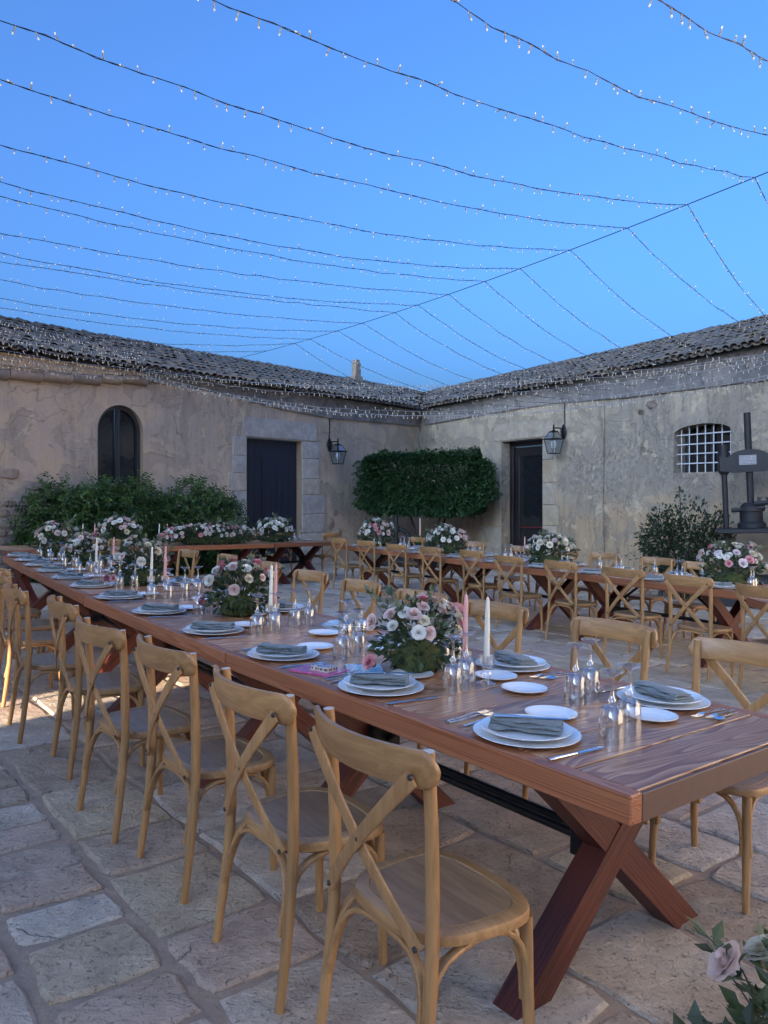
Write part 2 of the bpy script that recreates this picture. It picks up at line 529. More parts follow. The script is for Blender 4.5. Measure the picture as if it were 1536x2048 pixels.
def petal(name, c, c2):
    t = NT(name)
    f = t.attr('tint')
    col = t.mix(f, c, c2)
    k = t.math('ADD', t.math('MULTIPLY', t.rnd(), .24), .84)
    col = t.mix(1.0, col, k, 'MULTIPLY')
    m = t.done(col, .55, spec=.25)
    tl = t.n('BsdfTranslucent'); t.l(col, tl.inputs[0])
    mx = t.n('MixShader'); mx.inputs[0].default_value = .3
    t.l(t.b.outputs[0], mx.inputs[1]); t.l(tl.outputs[0], mx.inputs[2])
    t.l(mx.outputs[0], t.t.nodes['Material Output'].inputs[0])
    return m
M['p_white'] = petal('white_petal', (.82, .79, .70), (.78, .77, .66))
M['p_cream'] = petal('cream_petal', (.80, .74, .58), (.76, .66, .44))
M['p_blush'] = petal('blush_petal', (.82, .67, .60), (.76, .52, .45))
M['p_pink'] = petal('pink_petal', (.76, .40, .40), (.66, .22, .25))
M['p_lilac'] = petal('lilac_petal', (.80, .72, .72), (.72, .58, .60))
M['wax_white'] = simple('ivory_wax', (.74, .70, .56), .45)
M['wax_pink'] = simple('pink_wax', (.66, .34, .30), .45)
M['wick'] = simple('wick', (.55, .5, .4), .9)
M['wire'] = simple('dark_green_wire', (.012, .018, .018), .5)
M['wire_clear'] = simple('clear_light_wire', (.30, .31, .32), .4)
M['bulb_body'] = simple('bulb_sleeve', (.34, .32, .29), .35)
def emit(name, c, s):
    t = NT(name)
    t.b.inputs['Emission Color'].default_value = (*c, 1)
    t.b.inputs['Emission Strength'].default_value = s
    return t.done(tuple(x * .6 for x in c), .4)
M['bulb_tip'] = emit('lit_bulb_tip', (1.0, .90, .70), .10)

# ------------------------------------------------------------------ the sloping courtyard frame
UD = Vector((-.6198, .7847, 0)).normalized()
VD = Vector((UD.y, -UD.x, 0))
P0 = VD * 1.2
T = Matrix.Translation(P0) @ Matrix.Rotation(math.atan(.032), 4, UD) @ Matrix.Translation(-P0)
_chk = T @ (P0 + VD)
if _chk.z > 0:
    T = Matrix.Translation(P0) @ Matrix.Rotation(-math.atan(.032), 4, UD) @ Matrix.Translation(-P0)
def place(x, y, z=0.0, rz=0.0, s=1.0):
    m = T @ Matrix.Translation((x, y, z)) @ Matrix.Rotation(rz, 4, 'Z')
    return m if s == 1.0 else m @ Matrix.Scale(s, 4)
def gz(x, y):
    return (T @ Vector((x, y, 0))).z

# ------------------------------------------------------------------ ground and paving
def in_view(x, y, m=.5):
    return y > .9 and abs(x) < .52 * y + m
mb = MB()
S = 26
mb.add([T @ Vector((x, y, 0)) for x, y in ((-S, -12), (S, -12), (S, 34), (-S, 34))], [(0, 1, 2, 3)])
ground = tag(mb.obj('ground', M['mortar']), kind='structure')
mb = MB()
mb.add([(-700, -700, -2.2), (700, -700, -2.2), (700, 700, -2.2), (-700, 700, -2.2)], [(0, 1, 2, 3)])
tag(mb.obj('terrain', M['soil']), kind='structure')

def slab(mbx, cu, cv, lu, lv, rng, h, tint=None, center=False):
    """one rough paving stone; rectangle in the courtyard's own directions with an uneven outline"""
    pts = []
    for (a, b) in ((-.5, -.5), (-.3, -.5), (-.1, -.5), (.12, -.5), (.32, -.5), (.5, -.5), (.5, -.2), (.5, .14), (.5, .5), (.3, .5), (.08, .5), (-.14, .5), (-.33, .5), (-.5, .5), (-.5, .2), (-.5, -.16)):
        ja = rng.uniform(-1, .7) * .013 * (1 if a > 0 else -1) if abs(a) == .5 else 0; jb = rng.uniform(-1, .7) * .013 * (1 if b > 0 else -1) if abs(b) == .5 else 0
        if abs(a) == .5 and abs(b) == .5:
            ja = -math.copysign(rng.uniform(.0, .026), a); jb = -math.copysign(rng.uniform(.0, .022), b)
        pts.append((a * lu + ja, b * lv + jb))
    n = len(pts)
    vs = []
    tu, tv = rng.uniform(-.008, .008), rng.uniform(-.008, .008)
    for (ins, z) in ((0.0, -.03), (0.0, h * .35), (.014, h)):
        for p in pts:
            L = math.hypot(*p) or 1
            q = (p[0] * (1 - ins / L), p[1] * (1 - ins / L))
            w = UD * q[0] + VD * q[1]
            zz = z + (q[0] * tu + q[1] * tv if z == h else 0)
            vs.append((w.x, w.y, zz))
    fs = []
    for r in range(2):
        for i in range(n):
            j = (i + 1) % n
            fs.append((r * n + j, r * n + i, (r + 1) * n + i, (r + 1) * n + j))
    fs.append(tuple(reversed([2 * n + i for i in range(n)])))
    o = UD * cu + VD * cv
    if center:
        mbx.add(vs, fs, 0, tint)
    else:
        mbx.add([(a + o.x, b + o.y, c) for a, b, c in vs], fs, 0, tint)
    return o
rng = random.Random(5)
edges = [-2.2, -1.85, -1.5, -1.12, -.74, -.4, -.06, .28, .58]
courses = [(edges[i], edges[i + 1] - .025, .26, .6, .022) for i in range(len(edges) - 1)]
courses.append((.60, .945, .22, .36, .024))
v = .98
while v < 13:
    w = rng.choice((.40, .46, .52, .58, .44))
    courses.append((v, v + w - .018, .34, .85, .018))
    v += w
stones = []
for (a, b, l0, l1, gap) in courses:
    u = -3 + rng.random()
    while u < 19:
        L = rng.uniform(l0, l1)
        cu, cv = u + L / 2, (a + b) / 2
        o = UD * cu + VD * cv
        if in_view(o.x, o.y, .7) and o.y < 21:
            stones.append((o.length, cu, cv, L - gap, b - a))
        u += L
stones.sort()
rest = MB()
for i, (d, cu, cv, lu, lv) in enumerate(stones):
    h = rng.uniform(.007, .017)
    if i < 290:
        sm = MB()
        o = slab(sm, cu, cv, lu, lv, rng, h, None, True)
        s_ = sm.obj('paving_stone', M['paving'], ground)
        s_.matrix_basis = T @ Matrix.Translation(o)
    else:
        slab(rest, cu, cv, lu, lv, rng, h, rng.random())
rs = rest.obj('paving_stone_field', M['paving'], ground)
rs.matrix_basis = T
rs['kind'] = 'stuff'

# ------------------------------------------------------------------ the two wings of the farmhouse
def interp(tab, t):
    if t <= tab[0][0]: return tab[0][1]
    for (a, b), (c, d) in zip(tab, tab[1:]):
        if t <= c: return b + (d - b) * (t - a) / (c - a)
    return tab[-1][1]
LD = Vector((.6225, .7826, 0)).normalized(); LO = Vector((-1.97, 19.0, 0))
RD = Vector((.475, -.88, 0)).normalized(); RO = Vector((1.07, 22.8, 0))
def frame(o, d):
    n = Vector((-d.y, d.x, 0))
    return Matrix(((d.x, n.x, 0, o.x), (d.y, n.y, 0, o.y), (0, 0, 1, 0), (0, 0, 0, 1)))
LM = frame(LO, LD); RM = frame(RO, RD)
LN = Vector((-LD.y, LD.x, 0)); RN = Vector((-RD.y, RD.x, 0))
PITCH = .40
EAVE_Z = 3.92
RB = 2.1

def arch_loop(t0, t1, z0, zs, rise, n=14):
    """opening outline, counter-clockwise seen from the yard; (t,z)"""
    pts = [(t0, z0), (t1, z0), (t1, zs)]
    if rise > 0:
        for i in range(1, n):
            a = PI * i / n
            pts.append(((t0 + t1) / 2 + (t1 - t0) / 2 * math.cos(a), zs + rise * math.sin(a)))
    pts.append((t0, zs))
    return pts

def wall_mesh(parent, mat, t0, t1, ztop, holes, depth=.32, revmat=None):
    outer = [(t0, -1.4), (t1, -1.4)]
    k = 40
    for i in range(k + 1):
        t = t1 + (t0 - t1) * i / k
        outer.append((t, ztop(t)))
    loops = [outer] + holes
    flat = [p for lp in loops for p in lp]
    tri = tessellate_polygon([[Vector((p[0], p[1], 0)) for p in lp] for lp in loops])
    m = MB()
    fs = []
    for a, b, c in tri:
        A, B, C = flat[a], flat[b], flat[c]
        ar = (B[0] - A[0]) * (C[1] - A[1]) - (C[0] - A[0]) * (B[1] - A[1])
        if abs(ar) < 1e-9: continue
        fs.append((a, b, c) if ar > 0 else (a, c, b))
    m.add([(p[0], 0, p[1]) for p in flat], fs, 0)
    for lp in holes:
        n = len(lp)
        m.add([(p[0], 0, p[1]) for p in lp] + [(p[0], depth, p[1]) for p in lp],
              [(i, (i + 1) % n, n + (i + 1) % n, n + i) for i in range(n)], 1)
    return m.obj('wall', [mat, revmat or mat], parent)

def cove(parent, t0, t1, zc, mat, out=.27, name='cornice'):
    m = MB()
    k = max(12, int((t1 - t0) / .35))
    prof = []
    for i in range(k + 1):
        t = t0 + (t1 - t0) * i / k
        wob = .012 * noise.noise(Vector((t * 1.3, 3.1, 0)))
        zb = zc(t) + wob
        top = EAVE_Z - .035
        row = [(t, .02, zb - .03), (t, -.05 + wob, zb - .03), (t, -.055 + wob, zb + .03)]
        for j in range(1, 6):
            a = j / 5
            row.append((t, -.055 - (out - .055) * (1 - math.cos(a * PI / 2)), zb + .03 + (top - zb - .03) * math.sin(a * PI / 2)))
        row.append((t, .05, top + .004))
        prof.append(row)
    n = len(prof[0])
    m.add([p for r in prof for p in r], [(i * n + j + 1, i * n + j, (i + 1) * n + j, (i + 1) * n + j + 1) for i in range(k) for j in range(n - 1)])
    return m.obj(name, mat, parent, smooth=40)

# one barrel tile, its wide lower end at the origin, running up +y, arched over +z
def tile_mesh(convex=True, L=.40, w0=.085, w1=.070, th=.013):
    m = MB()
    n = 6
    vs = []
    for (y, w) in ((0, w0), (L, w1)):
        for r in (w, w - th):
            for i in range(n + 1):
                a = PI * i / n
                vs.append((r * math.cos(a), y, r * .72 * math.sin(a) * (1 if convex else -1)))
    k = n + 1
    fs = []
    for i in range(n):
        fs.append((i, i + 1, 2 * k + i + 1, 2 * k + i))
        fs.append((k + i + 1, k + i, 3 * k + i, 3 * k + i + 1))
        fs.append((i + 1, i, k + i, k + i + 1))
    if not convex:
        fs = [tuple(reversed(f)) for f in fs]
    m.add(vs, fs)
    return m
TILE = tile_mesh()
PAN = tile_mesh(False)
TILE_ME = TILE.mesh('roof_tile', M['tile'], smooth=50)

def roof(parent, Mx, t0, t1, other_dr, seed):
    rng = random.Random(seed)
    m = MB()
    y0 = -.30
    z0 = EAVE_Z + .0
    zr = z0 + PITCH * (RB - y0)
    m.add([(t0, y0 + .06, z0 - .02), (t1, y0 + .06, z0 - .02), (t1, RB, zr - .05), (t0, RB, zr - .05), (t0, RB * 2 + .3, z0 - .02), (t1, RB * 2 + .3, z0 - .02)],
          [(0, 1, 2, 3), (3, 2, 5, 4)])
    ro = m.obj('roof', M['tile'], parent)
    ang = math.atan(PITCH)
    step = .31
    rows = int((RB - y0) / math.cos(ang) / step) + 1
    cand = []
    stuff = MB()
    pitchx = .182
    ncol = int((t1 - t0) / pitchx)
    for c in range(ncol):
        t = t0 + (c + .5) * pitchx
        for r in range(rows):
            sl = r * step
            y = y0 + sl * math.cos(ang); z = z0 + sl * math.sin(ang)
            wpos = Mx @ Vector((t, y, z))
            if other_dr(wpos) > y + .02:      # beyond the valley: the other wing's roof
                continue
            jt, jy, jz = rng.uniform(-.014, .014), rng.uniform(-.03, .03), rng.uniform(0, .018)
            rot = Matrix.Rotation(ang - R(2.2) + rng.uniform(-.03, .03), 4, 'X') @ Matrix.Rotation(rng.uniform(-.05, .05), 4, 'Z')
            mt = Matrix.Translation((t + jt, y + jy, z + .055 + jz)) @ rot
            x, yy = wpos.x, wpos.y
            vis = yy > 3 and abs(x) < .515 * yy + .2
            cand.append(((x * x + yy * yy) if vis else 1e9, mt))
            mp = Matrix.Translation((t + pitchx / 2, y + jy * .5 - .02, z + .06)) @ Matrix.Rotation(ang - R(2.2), 4, 'X')
            stuff.add(PAN.v, PAN.f, 0, rng.random(), mp)
    cand.sort(key=lambda q: q[0])
    for i, (d, mt) in enumerate(cand):
        if i < 295 and d < 1e8:
            inst('roof_tile', TILE_ME, ro, mt)
        else:
            stuff.add(TILE.v, TILE.f, 0, rng.random(), mt)
    # ridge caps laid along the top
    k = int((t1 - t0) / .36)
    for i in range(k):
        t = t0 + i * .36
        mt = Matrix.Translation((t, RB, zr + .03 + rng.uniform(0, .02))) @ Matrix.Rotation(R(-90), 4, 'Z') @ Matrix.Scale(1.15, 4)
        stuff.add(TILE.v, TILE.f, 0, rng.random(), mt)
    so = stuff.obj('roof_tile_field', M['tile'], ro, smooth=50)
    so['kind'] = 'stuff'
    return ro

def block(parent, t0, t1, z0, z1, y=-.022, th=.12, name='stone_block', mat=None, ch=.012):
    m = MB()
    m.box((0, 0, 0), (t1 - t0 - .012, th, z1 - z0 - .012), ch=ch)
    return m.obj(name, mat or M['ashlar'], parent, m=Matrix.Translation(((t0 + t1) / 2, y + th / 2, (z0 + z1) / 2)))

# ---- left wing
left = empty('stone_farmhouse', LM)
tag(left, 'long plastered farmhouse wing with arched window and dark navy door', 'building')
zl = [(-14, 3.5), (-8, 3.52), (-7.4, 3.52), (-6, 3.62), (-4.6, 3.74), (-3.2, 3.74), (-.73, 3.50), (.93, 3.43), (4.89, 3.5), (7, 3.5)]
LWIN = (-5.62, -4.62, .85, 2.70, .50)
LDOOR = (-1.89, -.11, -.30, 2.755)
wall_mesh(left, M['plaster_l'], -14, 4.87, lambda t: EAVE_Z - .02, [arch_loop(*LWIN), [(LDOOR[0], LDOOR[2]), (LDOOR[1], LDOOR[2]), (LDOOR[1], LDOOR[3]), (LDOOR[0], LDOOR[3])]], .22, M['reveal'])
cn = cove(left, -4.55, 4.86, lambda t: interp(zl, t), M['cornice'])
cs = empty('stone_moulding'); cs.parent = left
rng = random.Random(8)
t = -13.9
while t < -4.6:
    L = rng.uniform(.42, .6)
    m = MB()
    zz = interp(zl, t + L / 2)
    pr = [(.0, -.10), (-.07, -.095), (-.13, -.05), (-.15, .01), (-.13, .06), (-.07, .085), (.0, .09)]
    k = len(pr)
    vs = [(x, y, z) for x in (-L / 2 + .008, L / 2 - .008) for y, z in pr]
    m.add(vs, [(i + 1, i, k + i, k + i + 1) for i in range(k - 1)] + [tuple(range(k)), tuple(reversed(range(k, 2 * k)))])
    m.obj('moulding_stone', M['rubble'], cs, smooth=45, m=Matrix.Translation((t + L / 2, -.002, zz + rng.uniform(-.012, .012))) @ Matrix.Rotation(rng.uniform(-.01, .01), 4, 'Y'))
    t += L
m = MB(); m.box((-9.27, -.03, 3.79), (9.3, .05, .22), ch=.01); m.obj('eave_band', M['plaster_l'], left)
roof(left, LM, -13.9, 11.0, lambda p: (p - RO).dot(RN), 3)
# chimney on the ridge
roofL = [o for o in left.children if o.name.startswith('roof')][0]
ch = MB()
ch.box((0, 0, .12), (.46, .3, .3), ch=.02); ch.box((0, 0, .5), (.30, .24, .55), ch=.02); ch.box((0, 0, .82), (.24, .2, .16), ch=.03)
ch.box((-.35, 0, .02), (.9, .3, .14), ch=.03)
ch.obj('chimney', M['rubble'], roofL, m=Matrix.Translation((4.42, RB, EAVE_Z + PITCH * (RB + .3))) @ Matrix.Scale(.82, 4))
# arched window
def window_arch(parent):
    t0, t1, z0, zs, rise = LWIN
    c = (t0 + t1) / 2
    fr = MB()
    lp = arch_loop(t0, t1, z0, zs, rise)
    w = .075
    inner = [(c + (p[0] - c) * (1 - 2 * w / (t1 - t0)), z0 + w if p[1] == z0 else (p[1] if p[1] <= zs else zs + (p[1] - zs) * (1 - w / rise))) for p in lp]
    n = len(lp)
    y0, y1 = .10, .17
    vs = [(p[0], y0, p[1]) for p in lp] + [(p[0], y0, p[1]) for p in inner] + [(p[0], y1, p[1]) for p in inner]
    fs = [(i, (i + 1) % n, n + (i + 1) % n, n + i) for i in range(n)] + [(n + i, n + (i + 1) % n, 2 * n + (i + 1) % n, 2 * n + i) for i in range(n)]
    fr.add(vs, fs)
    fr.box((c, .125, (z0 + zs + rise) / 2), (.10, .06, zs + rise - z0 - .06), ch=.008)
    fr.box((c, .085, (z0 + zs + rise) / 2 - .02), (.035, .04, zs + rise - z0 - .14), ch=.006)
    f = fr.obj('window', M['winframe'], parent)
    for sgn in (-1, 1):
        m = MB()
        half = [(c + sgn * .05, z0 + w)]
        pts = []
        for i in range(0, 9):
            a = PI / 2 * i / 8
            pts.append((c + sgn * max(.05, ((t1 - t0) / 2 - w) * math.cos(a)), zs + (rise - w) * math.sin(a)))
        poly = [(c + sgn * .05, z0 + w), (c + sgn * ((t1 - t0) / 2 - w), z0 + w)] + pts
        if sgn < 0: poly = poly[::-1]
        m.add([(p[0], .158, p[1]) for p in poly], [tuple(range(len(poly)))])
        m.obj('pane', M['pane'], f)
window_arch(left)
# plank door
dr = MB(); dr.box(((LDOOR[0] + LDOOR[1]) / 2, .225, 1.2), (LDOOR[1] - LDOOR[0], .03, 3.1))
door = dr.obj('door', M['navy'], left)
np_ = 9
pw = (LDOOR[1] - LDOOR[0]) / np_
for i in range(np_):
    m = MB(); m.box((0, 0, 0), (pw - .008, .035, 3.02), ch=.006)
    m.obj('plank', M['navy'], door, m=Matrix.Translation((LDOOR[0] + (i + .5) * pw, .185 + .002 * (i % 2), 1.235)))
m = MB(); m.box((-1.28, .163, 1.3), (.014, .012, 2.0)); m.box((-1.58, .163, 2.3), (.6, .012, .014)); m.obj('wicket_edge', M['iron'], door)
# stone surround of the navy door
sr = empty('door_surround'); sr.parent = left
block(sr, -2.02, .42, 2.77, 3.23)
for (z0, z1, w) in ((2.33, 2.77, .42), (1.93, 2.33, .42), (1.53, 1.93, .56), (.9, 1.53, .48), (.3, .9, .62), (-.4, .3, .42)):
    b = block(sr, -1.89 - w, -1.9, z0, z1)
for (z0, z1, w) in ((2.33, 2.75, .62), (1.83, 2.33, .60), (1.43, 1.83, .62), (.95, 1.43, .82), (.48, .95, .78), (.0, .48, .80), (-.5, .0, .7)):
    block(sr, -.10, -.10 + w, z0, z1)
# bare rubble where the plaster has fallen
rub = empty('rubble_patch'); rub.parent = left
rng = random.Random(21)
z = -.3
while z < 2.0:
    hgt = rng.uniform(.13, .24)
    t = -8.6
    tmax = -6.3 - .7 * max(0, z - .6) + rng.uniform(-.2, .2)
    while t < tmax:
        L = rng.uniform(.2, .46)
        if not (z > 1.25 and rng.random() < .45 + .3 * (z - 1.25)):
            poly = []
            for i in range(9):
                a = 2 * PI * i / 9
                ca, sa = math.cos(a), math.sin(a)
                poly.append((math.copysign(abs(ca) ** .6, ca) * L * .47 * rng.uniform(.85, 1.02), math.copysign(abs(sa) ** .6, sa) * hgt * .46 * rng.uniform(.8, 1.02)))
            vs = []
            for (ins, y) in ((1.0, .03), (1.0, -.008), (.8, -.022 - rng.random() * .012)):
                vs += [(p[0] * ins, y, p[1] * ins) for p in poly]
            fs = [(r * 9 + i, r * 9 + (i + 1) % 9, (r + 1) * 9 + (i + 1) % 9, (r + 1) * 9 + i) for r in range(2) for i in range(9)] + [tuple(18 + i for i in range(9))]
            m = MB(); m.add(vs, fs)
            m.obj('rubble_stone', M['rubble'], rub, m=Matrix.Translation((t + L / 2, 0, z + hgt / 2)))
        t += L
    z += hgt
for (t, zz, s_) in ((-3.62, 1.72, .26), (.55, 1.0, .3), (.95, .7, .36), (.7, .35, .4), (1.25, .45, .3), (1.15, .95, .22)):
    m = MB()
    poly = [(math.cos(2 * PI * i / 8) * s_ * .5 * rng.uniform(.8, 1.1), math.sin(2 * PI * i / 8) * s_ * .5 * rng.uniform(.8, 1.1)) for i in range(8)]
    vs = [(p[0], .02, p[1]) for p in poly] + [(p[0] * .85, -.010, p[1] * .85) for p in poly]
    m.add(vs, [(i, (i + 1) % 8, 8 + (i + 1) % 8, 8 + i) for i in range(8)] + [tuple(8 + i for i in range(8))])
    m.obj('rubble_stone', M['rubble'], rub, smooth=60, m=Matrix.Translation((t, 0, zz)))

# ---- right wing
right = empty('stone_farmhouse', RM)
tag(right, 'weathered grey and ochre farmhouse wing with barred window and open glazed doorway', 'building')
RWIN = (9.36, 10.62, 1.86, 2.58, .17)
RDOOR = (3.985, 5.56, -.6, 2.77)
wall_mesh(right, M['plaster_r'], .03, 18, lambda t: EAVE_Z - .02, [arch_loop(*RWIN), [(RDOOR[0], RDOOR[2]), (RDOOR[1], RDOOR[2]), (RDOOR[1], RDOOR[3]), (RDOOR[0], RDOOR[3])]], .34, M['plaster_r'])
zrr = [(0, 3.5), (4, 3.56), (6, 3.56), (8.25, 3.45), (11.3, 3.40), (18, 3.4)]
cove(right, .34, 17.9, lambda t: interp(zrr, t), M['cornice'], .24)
roof(right, RM, -6.5, 17.9, lambda p: (p - LO).dot(LN), 4)
# barred window
wf = MB()
wf.box((9.99, .36, 2.3), (1.5, .04, 1.2))
wv = wf.obj('window', M['winframe'], right)
m = MB(); m.add([(9.3, .335, 1.8), (10.7, .335, 1.8), (10.7, .335, 2.9), (9.3, .335, 2.9)], [(0, 1, 2, 3)]); m.obj('pane', M['pane'], wv)
for tt in (9.42, 9.99, 10.56):
    m = MB(); m.box((tt, .30, 2.3), (.06, .05, 1.1), ch=.008); m.obj('window_frame', M['winframe'], wv)
for i in range(7):
    tt = 9.46 + i * .178
    zt = 2.58 + .17 * math.sqrt(max(0, 1 - ((tt - 9.99) / .63) ** 2))
    m = MB(); m.tube([(tt, .10, 1.84), (tt, .10, zt + .01)], .011, 6); m.obj('bar', M['whitebar'], wv)
for i in range(4):
    zz = 2.03 + i * .18
    m = MB(); m.box((9.99, .086, zz), (1.24, .012, .022)); m.obj('bar', M['whitebar'], wv)
# doorway: brown frame, dark glazed leaf with a red strip modelled in place of a reflection
df = MB()
df.box((4.06, .30, 1.1), (.14, .10, 3.3), ch=.01); df.box((5.50, .30, 1.1), (.10, .10, 3.3), ch=.01); df.box((4.78, .30, 2.70), (1.55, .10, .12), ch=.01)
dd = df.obj('door', M['brownpaint'], right)
m = MB(); m.box((4.22, .33, 1.05), (.17, .05, 3.1), ch=.01); m.box((4.80, .33, -.05), (1.3, .05, .75), ch=.01); m.box((4.80, .33, 2.5), (1.3, .05, .22), ch=.01); m.box((5.39, .33, 1.05), (.1, .05, 3.1), ch=.01)
m.obj('door_leaf', M['brownpaint'], dd)
m = MB(); m.add([(4.25, .345, -.5), (5.45, .345, -.5), (5.45, .345, 2.6), (4.25, .345, 2.6)], [(0, 1, 2, 3)]); m.obj('pane', M['pane'], dd)
m = MB(); m.tube([(4.36, .29, .62), (5.36, .29, .66)], .013, 6); m.obj('reflection_strip', M['red_reflection'], dd)
sr = empty('door_surround'); sr.parent = right
block(sr, 3.7, 5.95, 2.785, 3.22, mat=M['ashlar_tan'])
for (z0, z1, w) in ((2.2, 2.785, .34), (1.1, 2.2, .30), (.62, 1.1, .30), (.05, .62, .36), (-.6, .05, .30)):
    block(sr, 3.975 - w, 3.975, z0, z1, mat=M['ashlar_tan'])
for (z0, z1, w) in ((2.25, 2.785, .36), (1.72, 2.25, .52), (1.2, 1.72, .46), (.72, 1.2, .56), (.2, .72, .5), (-.3, .2, .6), (-.7, -.3, .5)):
    block(sr, 5.57, 5.57 + w, z0, z1, mat=M['ashlar_tan'])
for (t0, t1, z0, z1) in ((3.0, 3.66, .2, .62), (2.5, 3.6, -.25, .2), (3.1, 3.66, -.6, -.25), (2.2, 3.1, -.6, -.25)):
    block(sr, t0, t1, z0, z1, y=-.008, mat=M['ashlar_tan'])
# holes left by beams and fallen plaster
for (t, zz, s_) in ((8.6, 2.34, .20), (8.05, 2.55, .13), (8.55, 3.08, .2), (8.8, 3.2, .26), (8.35, 2.85, .12), (12.0, 3.0, .14)):
    m = MB()
    rng = random.Random(int(t * 100))
    poly = [(math.cos(2 * PI * i / 8) * s_ * .6 * rng.uniform(.7, 1.1), math.sin(2 * PI * i / 8) * s_ * .42 * rng.uniform(.7, 1.1)) for i in range(8)]
    vs = [(p[0], -.012, p[1]) for p in poly] + [(p[0] * .8, .0, p[1] * .8) for p in poly]
    m.add(vs, [(i, (i + 1) % 8, 8 + (i + 1) % 8, 8 + i) for i in range(8)] + [tuple(8 + i for i in range(8))])
    m.obj('bare_stone', M['rubble'], right, m=Matrix.Translation((t, 0, zz)))
m = MB(); m.tube([(7.55, -.02, -.3), (7.53, -.024, 1.5), (7.56, -.02, 3.46)], .02, 6); m.obj('drain_pipe', M['plaster_r'], right)

# unseen taller block added past the picture edge; its sunlit wall bounces warm light
tall = empty('stone_farmhouse', RM)
tag(tall, 'unseen whitewashed block added beside the right wing to bounce sunlight', 'building')
m = MB(); m.add([(18.0, -.02, -1.4), (46, -.02, -1.4), (46, -.02, 7.6), (18.0, -.02, 7.6), (18.0, 6, -1.4), (18.0, 6, 7.6), (46, 6, 7.6)], [(0, 1, 2, 3), (4, 0, 3, 5)])
m.obj('wall', M['bounce_white'], tall)
m = MB(); m.add([(17.8, -.4, 7.55), (46, -.4, 7.55), (46, 3, 9), (17.8, 3, 9), (46, 6.4, 7.55), (17.8, 6.4, 7.55)], [(0, 1, 2, 3), (3, 2, 4, 5)]); m.obj('roof', M['tile'], tall)

m = MB()
ww = Matrix(((-.990, .139, 0, -9.0), (-.139, -.990, 0, 11.6), (0, 0, 1, 0), (0, 0, 0, 1)))
lw_ = empty('stone_farmhouse', ww)  # unseen block added on the left as a sunlight reflector
tag(lw_, 'unseen whitewashed block added at the far left to bounce sunlight', 'building')
m.add([(0, 0, -1.4), (22, 0, -1.4), (22, 0, 8.5), (0, 0, 8.5), (0, -5, -1.4), (0, -5, 8.5), (22, -5, 8.5)], [(1, 0, 3, 2), (0, 4, 5, 3)])
m.obj('wall', M['bounce_white'], lw_)
m = MB(); m.add([(-.2, .4, 8.45), (22, .4, 8.45), (22, -2.5, 9.8), (-.2, -2.5, 9.8), (22, -5.4, 8.45), (-.2, -5.4, 8.45)], [(0, 1, 2, 3), (3, 2, 4, 5)]); m.obj('roof', M['tile'], lw_)

# ---- the far side of the yard, behind the camera, and an added ridge shaped to block the low sun
third = empty('stone_farmhouse')
tag(third, 'low farmhouse wing closing the yard behind the camera, arched gap added for sunbeam', 'building')
GO = VD * -8.0
third.matrix_world = frame(GO, UD)
SUN_GAP = (2.35, 3.1, -1.2, 2.85, .3)  # opening added so a narrow sunbeam reaches the yard
wall_mesh(third, M['plaster_l'], -26, 26, lambda t: 3.9, [arch_loop(*SUN_GAP)], .6, M['plaster_l'])
m = MB()
m.add([(-26, .6, -1.4), (SUN_GAP[0], .6, -1.4), (SUN_GAP[0], .6, 3.9), (-26, .6, 3.9), (SUN_GAP[1], .6, -1.4), (26, .6, -1.4), (26, .6, 3.9), (SUN_GAP[1], .6, 3.9), (SUN_GAP[0], .6, 3.3), (SUN_GAP[1], .6, 3.3)],
      [(0, 3, 2, 1), (4, 7, 6, 5), (8, 2, 7, 9)])
m.obj('rear_wall', M['plaster_l'], third)
m = MB(); m.add([(-26, -.3, 3.86), (26, -.3, 3.86), (26, 1.9, 4.9), (-26, 1.9, 4.9), (26, 4, 3.86), (-26, 4, 3.86)], [(0, 1, 2, 3), (3, 2, 4, 5)]); m.obj('roof', M['tile'], third)
m = MB(); m.box((2.75, .75, 8.9), (3.8, 1.1, 9.8)); m.obj('sun_block_tower', M['plaster_l'], third)  # unseen tower added to block the sun above the opening
sd2 = Vector((_sd.x, _sd.y, 0)).normalized(); sx = Vector((sd2.y, -sd2.x, 0))
m = MB()
HB = 90.0
HT = 7.5 + (HB + 34) * math.tan(SUN_EL)
def sun_block_top(a):          # hill-shaped sun blocker, added out of view; steep sides limit its shadow
    x = max(0.0, a - 1.3, -13.8 - a)
    return max(2.0, HT - 5.0 * x + 1.2 * noise.noise(Vector((a * .05, 0, 2))))
for a0, a1 in ((-60, -6.2), (-3.9, 60)):
    k = 120
    row = []
    for i in range(k + 1):
        a = a0 + (a1 - a0) * i / k
        c = sx * a - sd2 * HB
        hh = sun_block_top(a)
        for (back, z) in ((-30, -2.5), (-8, hh * .7), (0, hh), (50, -2.5)):
            p = c - sd2 * back
            row.append((p.x, p.y, z))
    m.add(row, [(i * 4 + j, (i + 1) * 4 + j, (i + 1) * 4 + j + 1, i * 4 + j + 1) for i in range(k) for j in range(3)])
tag(m.obj('sun_block_hills', M['soil']), kind='structure')

